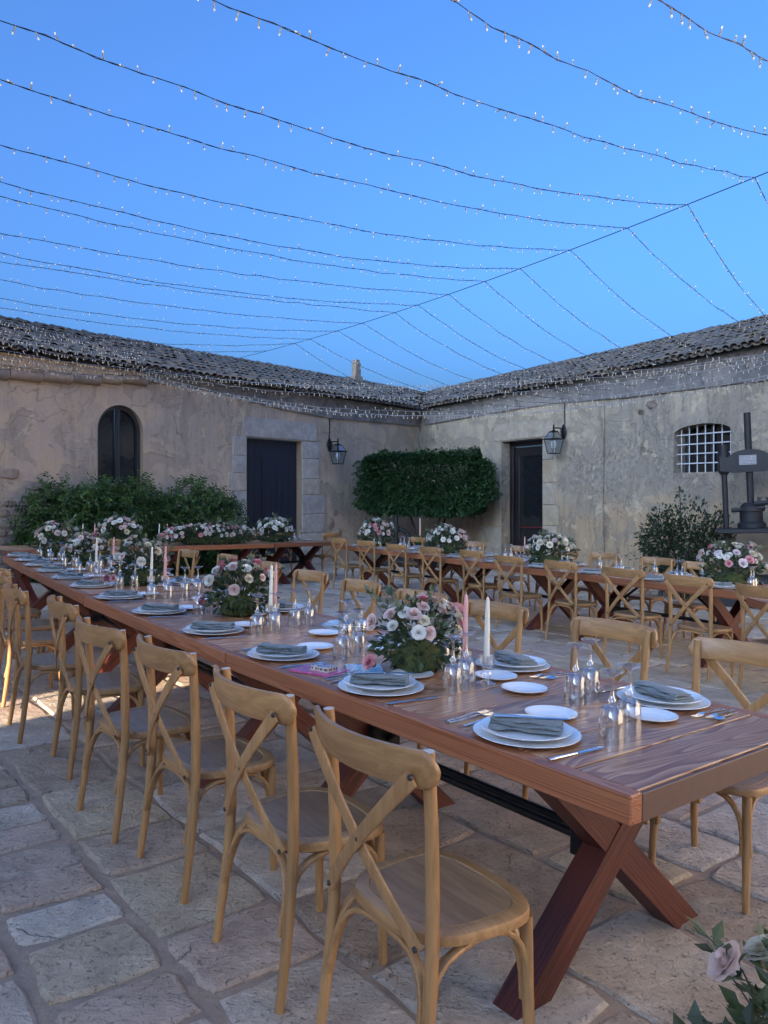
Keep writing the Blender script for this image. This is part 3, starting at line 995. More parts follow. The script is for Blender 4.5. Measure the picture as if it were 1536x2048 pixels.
# ------------------------------------------------------------------ wall lanterns, press, wheel frame
def lantern(mw, label, s=1.0):
    """origin on the wall at the back plate; local -y points into the yard"""
    root = empty('wall_lantern', mw)
    tag(root, label, 'lantern', 'lanterns on the farmhouse walls')
    m = MB()
    m.lathe([(0, -.012), (.075, -.012), (.085, 0), (.06, .018), (0, .02)], 14)
    m.obj('back_plate', M['iron'], root, smooth=40, m=Matrix.Rotation(R(90), 4, 'X') @ Matrix.Diagonal((1, 2.0, 1, 1)))
    m = MB()
    m.tube([(0, -.01, .06), (0, -.12, .075), (0, -.29, .07)], .014, 6)
    m.tube([(0, -.01, -.08), (0, -.07, -.06), (0, -.10, 0), (0, -.07, .05), (0, -.12, .07)], .009, 6)
    m.tube([(0, -.29, .12), (0, -.29, .0)], .014, 6)
    m.lathe([(0, .15), (.018, .14), (.02, .12), (.012, .10), (.03, .08), (.012, .05), (.03, .02), (.05, .0)], 8, (0, -.29, 0))
    m.obj('bracket', M['iron'], root)
    c = (0, -.29)
    def ring(h, z):
        return [(c[0] - h, c[1] - h, z), (c[0] + h, c[1] - h, z), (c[0] + h, c[1] + h, z), (c[0] - h, c[1] + h, z)]
    r0, r1, r2 = ring(.07, -.02), ring(.15, -.18), ring(.095, -.50)
    f = MB()
    for a, b in ((r0, r1), (r1, r2)):
        for i in range(4):
            f.tube([a[i], b[i]], .009, 5)
    for r_ in (r0, r2):
        for i in range(4):
            f.tube([r_[i], r_[(i + 1) % 4]], .009, 5)
    r1b = ring(.165, -.18)
    for i in range(4):
        f.tube([r1b[i], r1b[(i + 1) % 4]], .014, 5)
    f.box((0, -.29, -.01), (.13, .13, .02)); f.box((0, -.29, -.505), (.18, .18, .012))
    f.obj('cage', M['iron'], root)
    for i in range(4):
        j = (i + 1) % 4
        g = MB(); g.add([r1[i], r1[j], r2[j], r2[i], r0[i], r0[j]], [(0, 1, 2, 3), (4, 5, 1, 0)])
        g.obj('pane', M['lampglass'], root)
    m = MB(); m.lathe([(.0, -.48), (.02, -.48), (.02, -.40), (.05, -.36), (.062, -.29), (.045, -.22), (.0, -.2)], 12, (0, -.29, 0))
    m.obj('lamp', M['white_lamp'], root, smooth=60)
    return root
lantern(LM @ Matrix.Translation((.88, -.03, 2.72)), 'black iron wall lantern between the navy door and the clipped tree')
lantern(RM @ Matrix.Translation((6.32, -.03, 2.86)), 'black iron wall lantern to the side of the open glazed doorway')
m = MB(); m.tube([(6.34, -.012, 3.02), (6.33, -.012, 3.3), (6.34, -.012, 3.54)], .012, 5)
tag(m.obj('cable', M['iron'], m=RM), 'thin dark cable running up from lantern beside the glazed doorway', 'cable')
m = MB(); m.tube([(.88, -.012, 2.86), (.90, -.012, 3.2), (.89, -.012, 3.42)], .018, 5)
tag(m.obj('cable', M['iron'], m=LM), 'dark cable running up from lantern beside the navy door', 'cable')

def press():
    t, off = 11.62, -.75
    base = RM @ Vector((t, off, 0))
    g = gz(base.x, base.y)
    face = math.atan2(-base.x, base.y)
    root = empty('olive_press', Matrix.Translation((base.x, base.y, g)) @ Matrix.Rotation(-R(24), 4, 'Z') @ Matrix.Rotation(R(2.2), 4, 'Y').inverted())
    tag(root, 'old black cast iron screw press standing by the barred window', 'press')
    H = 2.50
    for x in (-.37, .37):
        m = MB()
        m.tube([(x, 0, 0), (x, 0, H + .02)], .043, 10)
        m.lathe([(0, H + .14), (.05, H + .13), (.06, H + .1), (.06, H + .02), (.085, H + .02), (.09, H - .3), (.07, H - .34), (.052, H - .36)], 12, (x, 0, 0))
        m.obj('post', M['castiron'], root, smooth=50)
    m = MB()
    poly = []
    for i in range(13):
        a = PI * i / 12
        poly.append((-.31 * math.cos(a), H - .12 + .15 * math.sin(a)))
    poly = [(-.43, H - .30)] + [(-.43, H - .06)] + poly[1:-1] + [(.43, H - .06), (.43, H - .30), (.25, H - .33), (-.25, H - .33)]
    mm = Matrix.Rotation(R(90), 4, 'X')
    m.prism([(p[0], p[1]) for p in poly][::-1], -.10, .10, mat=mm)
    m.obj('crossbeam', M['castiron'], root)
    m = MB(); m.tube([(0, 0, H - 1.05), (0, 0, H + .62)], .052, 12)
    m.obj('screw', M['castiron'], root, smooth=50)
    m = MB(); m.lathe([(0, H - .82), (.1, H - .82), (.16, H - .88), (.16, H - .91), (.2, H - .91), (.2, H - .96), (.17, H - .97), (.17, H - 1.12), (.21, H - 1.16), (.21, H - 1.22), (0, H - 1.22)], 16)
    m.tube([(-.29, -.1, H - .94), (.2, -.1, H - .90)], .035, 8)
    m.tube([(.05, -.12, H - .84), (.62, -.16, H - .80)], .035, 8)
    m.box((.12, -.12, H - .78), (.05, .05, .08)); m.box((.24, -.12, H - .78), (.05, .05, .08))
    m.obj('nut_collar', M['castiron'], root, smooth=40)
    m = MB(); m.box((0, 0, H - 1.265), (1.04, .5, .075), ch=.012)
    m.obj('press_plate', M['castiron'], root)
    m = MB(); m.box((0, 0, .25), (1.1, .6, .5), ch=.03)
    m.obj('press_bed', M['castiron'], root)
    t_ = NT('plaque_print')
    v = t_.coord()
    w = t_.n('TexWave', i_Scale=13.0, bands_direction='Z'); t_.l(v, w.inputs[0])
    nz = t_.noise(t_.map(v, (60, 1, 8)), 2.0, 2)
    f = t_.math('MULTIPLY', t_.ramp(w.outputs['Fac'], [(.55, 0), (.7, 1)]), t_.ramp(nz, [(.42, 0), (.5, 1)]))
    pm = t_.done(t_.mix(f, (.30, .30, .31), (.07, .07, .08)), .6)
    m = MB(); m.box((0, 0, 0), (.25, .012, .15))
    m.obj('plaque', pm, root, m=Matrix.Translation((-.02, -.108, H - .14)))
press()

def old_frame():
    p = Vector((.30, 18.9, 0))
    g = gz(p.x, p.y)
    root = empty('iron_frame', Matrix.Translation((p.x, p.y, g)) @ Matrix.Rotation(R(-10), 4, 'Z'))
    tag(root, 'dark iron arched frame with a central post under the clipped tree', 'iron frame')
    m = MB()
    pts = [(-.36, 0, 0), (-.36, 0, .62)] + [(-.36 * math.cos(PI * i / 10), 0, .62 + .32 * math.sin(PI * i / 10)) for i in range(1, 10)] + [(.36, 0, .62), (.36, 0, 0)]
    m.tube(pts, .05, 6)
    m.obj('arch', M['castiron'], root)
    m = MB(); m.tube([(0, 0, 0), (0, 0, 1.25)], .05, 6); m.lathe([(0, 1.0), (.09, 1.0), (.09, .86), (0, .86)], 10)
    m.obj('post', M['castiron'], root)
    m = MB(); m.tube([(-.2, -.05, .2), (.05, -.05, .26), (.22, -.05, .2)], .07, 6); m.box((0, 0, .1), (.6, .3, .2), ch=.03)
    m.obj('gear_base', M['castiron'], root)
    p = Vector((1.02, 18.7, 0)); g = gz(p.x, p.y)
    root = empty('planter', Matrix.Translation((p.x, p.y, g)))
    tag(root, 'dark round planter with a spiky green plant beside the iron frame', 'planter')
    m = MB(); m.lathe([(0, .02), (.26, .0), (.34, .5), (.40, .52), (.40, .6), (.33, .6), (.31, .5), (0, .48)], 16)
    m.obj('pot', M['castiron'], root, smooth=40)
    m = MB(); rg = random.Random(4)
    for i in range(46):
        a = rg.uniform(0, 2 * PI); L = rg.uniform(.25, .5); t1 = rg.uniform(.1, .9)
        d = Vector((math.cos(a), math.sin(a), 0)); s_ = Vector((-d.y, d.x, 0)) * .014
        b = Vector((0, 0, .48)) + d * .1; e = b + d * L * t1 + Vector((0, 0, L * (1 - .5 * t1)))
        mid = (b + e) / 2 + Vector((0, 0, .06))
        m.add([b - s_, b + s_, mid + s_, e, mid - s_], [(0, 1, 2, 3, 4)], 0, rg.random())
    m.obj('foliage', M['leaf_shrub'], root)
old_frame()

# ------------------------------------------------------------------ plants
def leaf_cloud(sample, n, size, rng, mat, name, parent, spray=0, fold=.25, droop=0.0):
    """n leaves (or short sprays of leaves) at points with outward directions from sample()"""
    vs = []; fs = []; ts = []
    for i in range(n):
        p, d = sample()
        base_t = rng.random()
        reps = max(1, spray)
        side = d.cross(Vector((rng.uniform(-1, 1), rng.uniform(-1, 1), rng.uniform(-.3, 1)))).normalized()
        dd = (d + Vector((0, 0, -droop)) + Vector((rng.uniform(-.6, .6), rng.uniform(-.6, .6), rng.uniform(-.5, .5)))).normalized()
        for k in range(reps):
            if spray:
                q = p + dd * (k // 2) * size * .75
                ld = (dd * .5 + side * (1 if k % 2 else -1) + Vector((0, 0, -.25))).normalized()
            else:
                q = p; ld = dd
            L = size * rng.uniform(.7, 1.25)
            up = ld.cross(side)
            w = side.cross(ld).cross(ld)
            w = (Vector((rng.uniform(-1, 1), rng.uniform(-1, 1), rng.uniform(-1, 1))).cross(ld))
            if w.length < 1e-4: continue
            w = w.normalized() * L * .24
            nn = ld.cross(w).normalized() * L * .10 * fold * 4
            b = len(vs)
            vs += [q, q + ld * L * .5 + w + nn, q + ld * L, q + ld * L * .5 - w + nn]
            fs += [(b, b + 1, b + 2), (b, b + 2, b + 3)]
            tt = min(1, max(0, base_t + rng.uniform(-.2, .2)))
            ts += [tt, tt]
    me = bpy.data.meshes.new(name)
    me.from_pydata([tuple(v) for v in vs], [], fs)
    me.materials.append(mat)
    at = me.attributes.new('tint', 'FLOAT', 'FACE')
    at.data.foreach_set('value', ts)
    return inst(name, me, parent)

def lumpy(center, radii, rng, seed, shell=.35, lump=.28, boxy=1.0):
    def f():
        while True:
            d = Vector((rng.gauss(0, 1), rng.gauss(0, 1), rng.gauss(0, 1)))
            if d.length < .01: continue
            d.normalize()
            q = Vector([math.copysign(abs(c) ** boxy, c) for c in d])
            r = 1 + lump * noise.noise(d * 2.2 + Vector((seed, seed * .3, 0))) + lump * .6 * noise.noise(d * 5.1 + Vector((0, seed, 7)))
            r *= 1 - shell * rng.random() ** 1.6
            p = Vector(center) + Vector((q.x * radii[0], q.y * radii[1], q.z * radii[2])) * r
            nrm = Vector((d.x / radii[0], d.y / radii[1], d.z / radii[2])).normalized()
            return p, nrm
    return f

def boxy_cloud(center, half, rng, seed, rough=.20):
    def f():
        k = rng.random()
        p = [rng.uniform(-1, 1) for _ in range(3)]
        ax = 1 if rng.random() < .55 else (2 if rng.random() < .6 else 0)
        if k < .66:
            p[ax] = math.copysign(1 - abs(rng.gauss(0, .16)), p[ax])
        q = Vector(p)
        r = max(abs(q.x) ** 5 + abs(q.z) ** 5, .001) ** .2      # round the corners a little
        L = math.hypot(q.x, q.z)
        if abs(q.x) > .7 and abs(q.z) > .6 and L > 1.14:
            q.x *= 1.14 / L; q.z *= 1.14 / L
        n_ = 1 + rough * noise.noise(q * 2.3 + Vector((seed, 0, 0))) + rough * .6 * noise.noise(q * 6 + Vector((0, seed, 0)))
        d = Vector((q.x * .35, q.y, q.z * .5)); d = d.normalized() if d.length > .01 else Vector((0, -1, 0))
        return Vector(center) + Vector((q.x * half[0], q.y * half[1], q.z * half[2])) * n_, d
    return f

def bush(label, loc, blobs, n, size, mat, seed, name='shrub', spray=0, stems=5, rot=0, boxy=1.0, shell=.4, lump=.28, group=None, droop=0.0, core=True):
    rng = random.Random(seed)
    x, y = loc
    root = empty(name, Matrix.Translation((x, y, gz(x, y))) @ Matrix.Rotation(rot, 4, 'Z'))
    tag(root, label, 'bush', group)
    fns = [((boxy_cloud(c, r, rng, seed) if boxy < .5 else lumpy(c, r, rng, seed + i * 3.7, shell, lump, boxy)), r[0] * r[2]) for i, (c, r) in enumerate(blobs)]
    tot = sum(w for _, w in fns)
    def smp():
        k = rng.random() * tot
        for f, w in fns:
            k -= w
            if k <= 0: return f()
        return fns[-1][0]()
    leaf_cloud(smp, n, size, rng, mat, 'crown', root, spray, droop=droop)
    m = MB()
    zlow = min(c[2] - r[2] for c, r in blobs)
    for i in range(stems):
        c, r = blobs[i % len(blobs)]
        a = Vector((c[0] * .7 + rng.uniform(-.15, .15), c[1] + rng.uniform(-.1, .1), -.05))
        e = Vector(c) + Vector((rng.uniform(-.5, .5) * r[0], rng.uniform(-.4, .4) * r[1], rng.uniform(-.2, .4) * r[2]))
        mid = (a + e) / 2 + Vector((rng.uniform(-.1, .1), rng.uniform(-.1, .1), 0))
        m.tube([a, mid, e], [.035, .028, .012], 5)
    m.obj('trunk', M['bark'], root)
    return root
bush('broad dark green bush at the foot of the arched window, leftmost of the two', (-5.45, 13.6), [((-.2, 0, .75), (.72, .5, 1.02)), ((.6, .1, .75), (.75, .5, .95)), ((-.35, .0, .45), (.5, .4, .6))],
     2900, .08, M['leaf_shrub'], 3, spray=8, rot=R(38), group='bushes under the arched window', droop=.3)
bush('dark green bush between the arched window and the navy door', (-4.35, 15.2), [((-.75, 0, .85), (.9, .55, .98)), ((.55, 0, .85), (.95, .55, .95)), ((1.15, 0, .75), (.6, .45, .8))],
     3200, .08, M['leaf_shrub'], 9, spray=8, rot=R(40), group='bushes under the arched window', droop=.3)
bush('tall clipped tree trained flat against the corner of the yard', (1.12, 19.35), [((-.05, 0, 2.10), (1.60, .50, .77))],
     38000, .09, M['leaf_hedge'], 14, name='clipped_tree', rot=R(-6), boxy=.42, shell=.26, lump=.07, stems=3, droop=.5)
sb = bush('open rose bush with reddish leaf tips against the ochre wall by the press', (5.15, 13.15), [((0, 0, .75), (.72, .45, .82)), ((-.35, 0, .95), (.4, .3, .55)), ((.45, 0, .8), (.45, .35, .65))],
     5200, .075, M['leaf_rose'], 22, name='rose_bush', rot=R(-40), shell=.6, lump=.5, stems=8)
rg = random.Random(2)
for (x, h, b) in ((-.12, 1.95, 7), (-.55, 1.45, 5), (.38, 1.5, 5), (.62, 1.55, 5), (-.3, 1.5, 4), (.8, 1.2, 4), (-.75, 1.05, 4)):
    p0 = Vector((x * .4, 0, .5)); p1 = Vector((x, rg.uniform(-.15, .15), h))
    m = MB(); m.tube([p0, (p0 + p1) / 2 + Vector((.03, 0, 0)), p1], .008, 4)
    m.obj('shoot', M['bark'], sb)
    def smp(p0=p0, p1=p1):
        k = rg.uniform(.35, 1)
        return p0.lerp(p1, k) + Vector((rg.uniform(-.07, .07), rg.uniform(-.07, .07), 0)), Vector((rg.uniform(-1, 1), rg.uniform(-1, 1), rg.uniform(-.5, .8))).normalized()
    leaf_cloud(smp, 90, .07, rg, M['leaf_rose'], 'sprig', sb)['kind'] = 'stuff'

# ------------------------------------------------------------------ chairs
def ssgn(c, e):
    return math.copysign(abs(c) ** e, c)
CH = {}
def chair_meshes():
    for sx in (-1, 1):
        m = MB()
        pts = [(.214, -.214, 0), (.210, -.198, .14), (.206, -.184, .29), (.205, -.178, .43), (.206, -.182, .57), (.208, -.190, .70), (.211, -.203, .83), (.212, -.209, .886)]
        m.tube([(sx * x, y, z) for x, y, z in pts], [.014, .0155, .0165, .017, .017, .0165, .0158, .0152], 10, capmi=1)
        CH['rear_leg', sx] = m.mesh('rear_leg', [M['chair'], M['endgrain']], 50)
        m = MB()
        m.tube([(sx * .180, .148, .41), (sx * .184, .154, .25), (sx * .190, .166, 0)], [.0175, .016, .013], 10)
        CH['front_leg', sx] = m.mesh('front_leg', [M['chair']], 50)
    # bent top rail behind the posts
    m = MB()
    K = 22; n = 10
    vs = []
    ends = [(1 - .15 * (1 - math.cos(q * PI / 16)), max(.16, math.sin(q * PI / 16))) for q in range(8)]
    prof = [(-a, h) for a, h in ends] + [(-.85 + 1.7 * q / 12, 1.0) for q in range(13)] + [(a, h) for a, h in reversed(ends)]
    K = len(prof) - 1
    for a, hs in prof:
        x = a * .254
        y = -.214 - .074 * (1 - a * a)
        hh = .046 * hs
        th = .0115 * min(1, .55 + hs * .5)
        for j in range(n):
            b = 2 * PI * j / n
            dz = hh * ssgn(math.sin(b), .55); dy = th * ssgn(math.cos(b), .55)
            vs.append((x, y + dy - (dz) * .2, .852 + dz))
    fs = [(i * n + j, (i + 1) * n + j, (i + 1) * n + (j + 1) % n, i * n + (j + 1) % n) for i in range(K) for j in range(n)]
    fs += [tuple(range(n)), tuple(reversed([K * n + j for j in range(n)]))]
    m.add(vs, fs)
    CH['top_rail'] = m.mesh('top_rail', [M['chair_rail']], 55)
    for sx in (-1, 1):
        m = MB()
        pts = []
        for i in range(11):
            t = i / 10
            x = .216 + (-.188 - .216) * t
            z = .836 + (.430 - .836) * t
            y = -.252 - .016 * math.sin(PI * t) + (.052) * t ** 1.15 - (.010 if sx > 0 else 0) * math.sin(PI * t)
            pts.append((sx * x, y - .004, z))
        m.strip(pts, [(.68, 0, -.73 * sx)] * 11, [.040, .040, .038, .036, .035, .035, .034, .034, .034, .036, .040], .0085)
        CH['cross_slat', sx] = m.mesh('cross_slat', [M['chair']], 50)
    # seat
    def outline(ins, n=40):
        o = []
        for i in range(n):
            a = 2 * PI * i / n
            cx_, sy = math.cos(a), math.sin(a)
            y = .005 + (.190 - ins) * ssgn(sy, .62)
            w = .213 + .020 * (y / .2)
            x = (w - ins) * ssgn(cx_, .62)
            if sy < 0 and ins < .02:      # notch for the rear legs
                k = math.exp(-((abs(x) - .175) / .03) ** 2 - ((y + .17) / .03) ** 2)
                x *= 1 - .10 * k
            o.append((x, y))
        return o
    m = MB()
    rings = [(outline(.012), .404), (outline(.001), .411), (outline(0), .425), (outline(.003), .435), (outline(.010), .439), (outline(.036), .438), (outline(.039), .4345), (outline(.042), .437)]
    n = 40
    vs = [(x, y, z) for r, z in rings for x, y in r]
    fs = [(k * n + i, k * n + (i + 1) % n, (k + 1) * n + (i + 1) % n, (k + 1) * n + i) for k in range(len(rings) - 1) for i in range(n)]
    fs.append(tuple(reversed(range(n))))
    m.add(vs, fs)
    CH['seat'] = m.mesh('seat', [M['chair_rail']], 35)
    m = MB()
    o = outline(.0415)
    vs = [(x, y, .4372) for x, y in o] + [(x * .6, y * .6, .4355) for x, y in o]
    m.add(vs, [(i, (i + 1) % n, n + (i + 1) % n, n + i) for i in range(n)] + [tuple(n + i for i in range(n))])
    CH['seat_panel'] = m.mesh('seat_panel', [M['seat']], 40)
    # bentwood braces
    def arch(fn):
        pts = []; sd = []
        for i in range(15):
            a = PI * i / 14
            c = ssgn(math.cos(a), .62); s_ = abs(math.sin(a)) ** .72
            p, q = fn(c, s_)
            pts.append(p); sd.append(q)
        return pts, sd
    m = MB(); p, q = arch(lambda c, s_: ((c * .190, -.202 + .040 * s_, .195 + .203 * s_), (0, 1, 0))); m.strip(p, q, .024, .0135)
    CH['brace', 'b'] = m.mesh('brace', [M['chair_rail']], 50)
    m = MB(); p, q = arch(lambda c, s_: ((c * .170, .157 - .012 * s_, .195 + .203 * s_), (0, 1, 0))); m.strip(p, q, .024, .0135)
    CH['brace', 'f'] = m.mesh('brace', [M['chair_rail']], 50)
    for sx in (-1, 1):
        m = MB(); p, q = arch(lambda c, s_: ((sx * (.205 - .02 * s_ - (.012 if c > 0 else 0)), -.017 + c * .172, .195 + .203 * s_), (1, 0, 0))); m.strip(p, q, .024, .0135)
        CH['brace', sx] = m.mesh('brace', [M['chair']], 50)
    m = MB(); m.lathe([(0, .004), (.006, .003), (.0075, 0), (.0075, -.004)], 8)
    CH['bolt'] = m.mesh('bolt', [M['bolt']], 50)
chair_meshes()
CHAIR_PARTS = [('leg', CH['rear_leg', -1]), ('leg', CH['rear_leg', 1]), ('leg', CH['front_leg', -1]), ('leg', CH['front_leg', 1]), ('top_rail', CH['top_rail']),
               ('cross_slat', CH['cross_slat', -1]), ('cross_slat', CH['cross_slat', 1]), ('seat', CH['seat']), ('seat_panel', CH['seat_panel']),
               ('brace', CH['brace', 'b']), ('brace', CH['brace', 'f']), ('brace', CH['brace', -1]), ('brace', CH['brace', 1])]
BOLTM = Matrix.Rotation(R(90), 4, 'X')
proto = empty('cross_back_chair')
for nm, me in CHAIR_PARTS:
    inst(nm, me, proto)
for p in ((-.214, -.262, .838), (.214, -.262, .838), (.014, -.260, .632), (-.183, -.212, .435), (.183, -.212, .435)):
    inst('bolt', CH['bolt'], proto, Matrix.Translation(p) @ BOLTM)
crng = random.Random(31)
_first = [True]
def chair(x, y, ang, label, group):
    """ang: direction the sitter faces, degrees right of forward"""
    c = proto if _first[0] else copy_tree(proto)
    _first[0] = False
    c.matrix_world = place(x, y, .012, -R(ang) + crng.uniform(-.06, .06))
    tag(c, label, 'chair', group)
    return c

def chair_run(pts, face, base, group, jitter=0):
    for i, (x, y) in enumerate(pts):
        a = face(i) if callable(face) else face
        if callable(base):
            lab = base(i)
        else:
            lab = base % ORD[i]
        chair(x, y, a, lab, group)
def uv(u, v):
    p = UD * u + VD * v
    return p.x, p.y
near_l = [(1.48, 1.325), (2.08, 1.325), (2.80, 1.345), (3.42, 1.30), (4.26, 1.39), (5.02, 1.33), (5.93, 1.43), (6.55, 1.55), (7.3, 1.62), (8.05, 1.70)]
chair_run([uv(*p) for p in near_l], lambda i: 51 + (i > 3) * 3, '%s chair from the camera on the open paving side of the long near table', 'chairs along the open side of the near table')
near_r = [(1.55, 2.90), (2.25, 2.94), (3.04, 2.96), (3.70, 2.97), (4.45, 3.04), (5.27, 3.15), (6.26, 3.31), (7.31, 3.42), (8.15, 3.37), (9.3, 3.4), (10.68, 3.40)]
chair_run([uv(*p) for p in near_r], lambda i: 232 + (i > 3) * 3, '%s chair from the camera facing us across the long near table', 'chairs on the inner side of the near table')
right_tops = [(2.77, 6.55), (2.41, 7.3), (2.02, 8.2), (1.56, 8.91), (1.24, 9.95), (.72, 10.60), (.24, 11.25), (-.23, 12.14), (-.69, 12.85)]
pts = [(x + UD.x * .21 + VD.x * .29, y + UD.y * .21 + VD.y * .29) for x, y in right_tops]
chair_run([(3.12, 6.02)] + pts, lambda i: 72 if i == 0 else 57, '%s chair from the picture edge showing its back at the right-hand table', 'chairs on the near side of the right-hand table')
right_far = [(3.63, 8.78), (3.41, 9.53), (3.00, 10.40), (2.63, 11.13), (2.12, 11.75), (1.57, 13.0), (.62, 14.3)]
chair_run([(x - VD.x * .27, y - VD.y * .27) for x, y in right_far], 238, '%s chair from the press on the wall side of the right-hand table', 'chairs on the wall side of the right-hand table')
back = [(-5.05, 12.35), (-3.95, 13.55), (-2.62, 15.10), (-2.18, 15.60), (-1.28, 15.75)]
chair_run(back, [lambda i: 308][0], '%s chair from the left behind the rear head table', 'chairs behind the rear table')

# ------------------------------------------------------------------ tables
TH = .765
WID = 1.06
trng = random.Random(17)
BEAM = {}
def table(S_, ang, L, label, group, zoff=0.0):
    """S_ near corner on the camera side; the top runs along ang (degrees right of forward) and to its right. Local x along, y across."""
    a = R(ang)
    d = Vector((math.sin(a), math.cos(a), 0))
    root = empty('trestle_table', place(S_[0], S_[1], zoff, PI / 2 - a))
    # local +x = along the table, local -y = to its right
    tag(root, label, 'table', group)
    rw, rh = .05, .074
    n = max(4, round((L - .05) / .185))
    pw = (L - .026) / n
    for i in range(n):
        me = plank_mesh(round(pw, 4))
        inst('plank', me, root, Matrix.Translation((.013 + (i + .5) * pw, -WID / 2, TH - .014 + trng.uniform(-.0012, .0008))) @ Matrix.Rotation(R(90) + (PI if trng.random() < .5 else 0), 4, 'Z'))
    for y in (-rw / 2, -WID + rw / 2):
        m = MB(); m.box((0, 0, 0), (L, rw, rh), ch=.004)
        m.obj('side_rail', M['rail'], root, m=Matrix.Translation((L / 2, y, TH - rh / 2 + .0005)))
    for x in (.006, L - .006):
        m = MB(); m.box((0, 0, 0), (.012, WID - 2 * rw - .002, rh - .004), ch=.002)
        m.obj('end_rail', M['shaded_endface'], root, m=Matrix.Translation((x, -WID / 2, TH - rh / 2 - .002)))
    m = MB(); m.box((L / 2, -WID / 2, TH - .046), (L - .06, WID - .11, .028))
    m.obj('underframe', M['xleg'], root)
    for x in (.43, L - .43):
        for k, (y0, y1) in enumerate(((-.11, -WID + .16), (-WID + .11, -.16))):
            A = Vector((0, y0, .0)); B = Vector((0, y1, TH - .06))
            key = k
            if key not in BEAM:
                dv = (B - A); Ln = dv.length
                u = dv.normalized(); w = Vector((1, 0, 0)); h_ = u.cross(w)
                b = MB()
                hw = .047 - .003 * k; hh = .049
                # cut level at both ends
                def lev(p, z, sg):
                    q = p + h_ * sg * hh
                    return q + u * ((z - q.z) / u.z)
                vs = []
                for (p, z) in ((A, 0.0), (B, TH - .0605)):
                    for sg in (-1, 1):
                        q = lev(p, z, sg)
                        for sx in (-1, 1):
                            vs.append((u.dot(q - A) - Ln / 2, sx * hw, h_.dot(q - A)))
                b.add(vs, [(0, 1, 3, 2), (4, 6, 7, 5), (0, 4, 5, 1), (2, 3, 7, 6), (0, 2, 6, 4), (1, 5, 7, 3)])
                me = b.mesh('leg', M['xleg'])
                mid = (A + B) / 2
                rot = Matrix((u, w, h_)).transposed().to_4x4()
                BEAM[key] = (me, mid, rot)
            me, mid, rot = BEAM[key]
            inst('leg', me, root, Matrix.Translation((x, mid.y, mid.z)) @ rot)
        m = MB(); m.box((x + (.075 if x < 1 else -.075), -WID / 2, .40), (.045, .15, .16), ch=.004)
        m.obj('bracket', M['iron'], root)
    m = MB()
    for y in (-.032, .032):
        m.tube([(.5, -WID / 2 + y, .37), (L - .5, -WID / 2 + y, .37)], .015, 8)
    m.obj('stretcher', M['iron'], root, smooth=60)
    for sx, x0 in ((1, .53), (-1, L - .53)):
        m = MB(); m.tube([(x0, -WID / 2, .42), (x0 + sx * .38, -WID / 2, TH - .065)], .014, 6)
        m.obj('stay_rod', M['iron'], root, smooth=60)
    return root
_pl = {}
def plank_mesh(w):
    if w not in _pl:
        m = MB(); m.box((0, 0, 0), (WID - .1025, w - .006, .028), ch=.0025)
        _pl[w] = m.mesh('plank', M['top'])
    return _pl[w]

class Tb:
    """where things stand on a table: s along from its start corner, w across from the camera-side edge"""
    def __init__(s, S_, ang, L, key):
        s.S = Vector((S_[0], S_[1], 0)); s.a = R(ang); s.L = L; s.key = key; s.ang = ang
        s.d = Vector((math.sin(s.a), math.cos(s.a), 0)); s.w = Vector((s.d.y, -s.d.x, 0))
    def m(s, u, w, z=0.0, rz=0.0):
        p = s.S + s.d * u + s.w * w
        return place(p.x, p.y, TH + z, PI / 2 - s.a + rz)
TABS = {}
def mk(key, S_, ang, L, label, group, zoff=0.0):
    TABS[key] = Tb(S_, ang, L, key)
    table(S_, ang, L, label, group, zoff)
NG = 'tables of the long near row'; RG = 'tables of the right-hand row'; BG = 'tables of the rear row'
mk('N1', (.57, 1.81), -38.3, 2.11, 'varnished red-brown trestle table nearest the camera, its end at the lower right', NG)
mk('N2', (-.745, 3.475), -35.8, 2.42, 'second red-brown trestle table from the camera in the long near row', NG, -.004)
mk('N3', (-2.17, 5.45), -33.8, 2.15, 'third red-brown trestle table from the camera in the long near row', NG, .003)
mk('N4', (-3.37, 7.25), -33.0, 2.15, 'farthest red-brown trestle table of the long near row', NG, -.003)
mk('R0', (2.92, 4.22), 5.0, 2.42, 'table at the right picture edge, just short of the barred window press', RG, -.02)
mk('R1', (3.18, 6.87), -32.7, 2.36, 'right-hand row table with the bouquet in front of the press', RG)
mk('R2', (1.90, 8.87), -29.0, 2.67, 'right-hand row table in front of the rose bush and glazed doorway', RG, -.004)
mk('R3', (.60, 11.22), -31.5, 2.80, 'right-hand row table in front of the clipped tree, ending at the rear table', RG, .003)
B0 = Vector((-1.02, 14.72, 0)); bd = Vector((math.sin(R(218.4)), math.cos(R(218.4)), 0))
def bstart(k):   # start corner so that the row runs towards the right wing with the yard edge on its right
    p = B0 + bd * k
    return (p.x, p.y)
# rear row: local axis runs from its right end to its left end; the wall side lies to its right
mk('B1', bstart(-.25), 218.4, 1.75, 'short rear table standing before the navy door, beside the corner', BG)
mk('B2', bstart(1.52), 218.4, 2.35, 'rear table with the long bed of roses along its yard edge', BG, -.004)
mk('B3', bstart(3.89), 218.4, 2.3, 'rear table at the far left before the arched window bush', BG, .003)

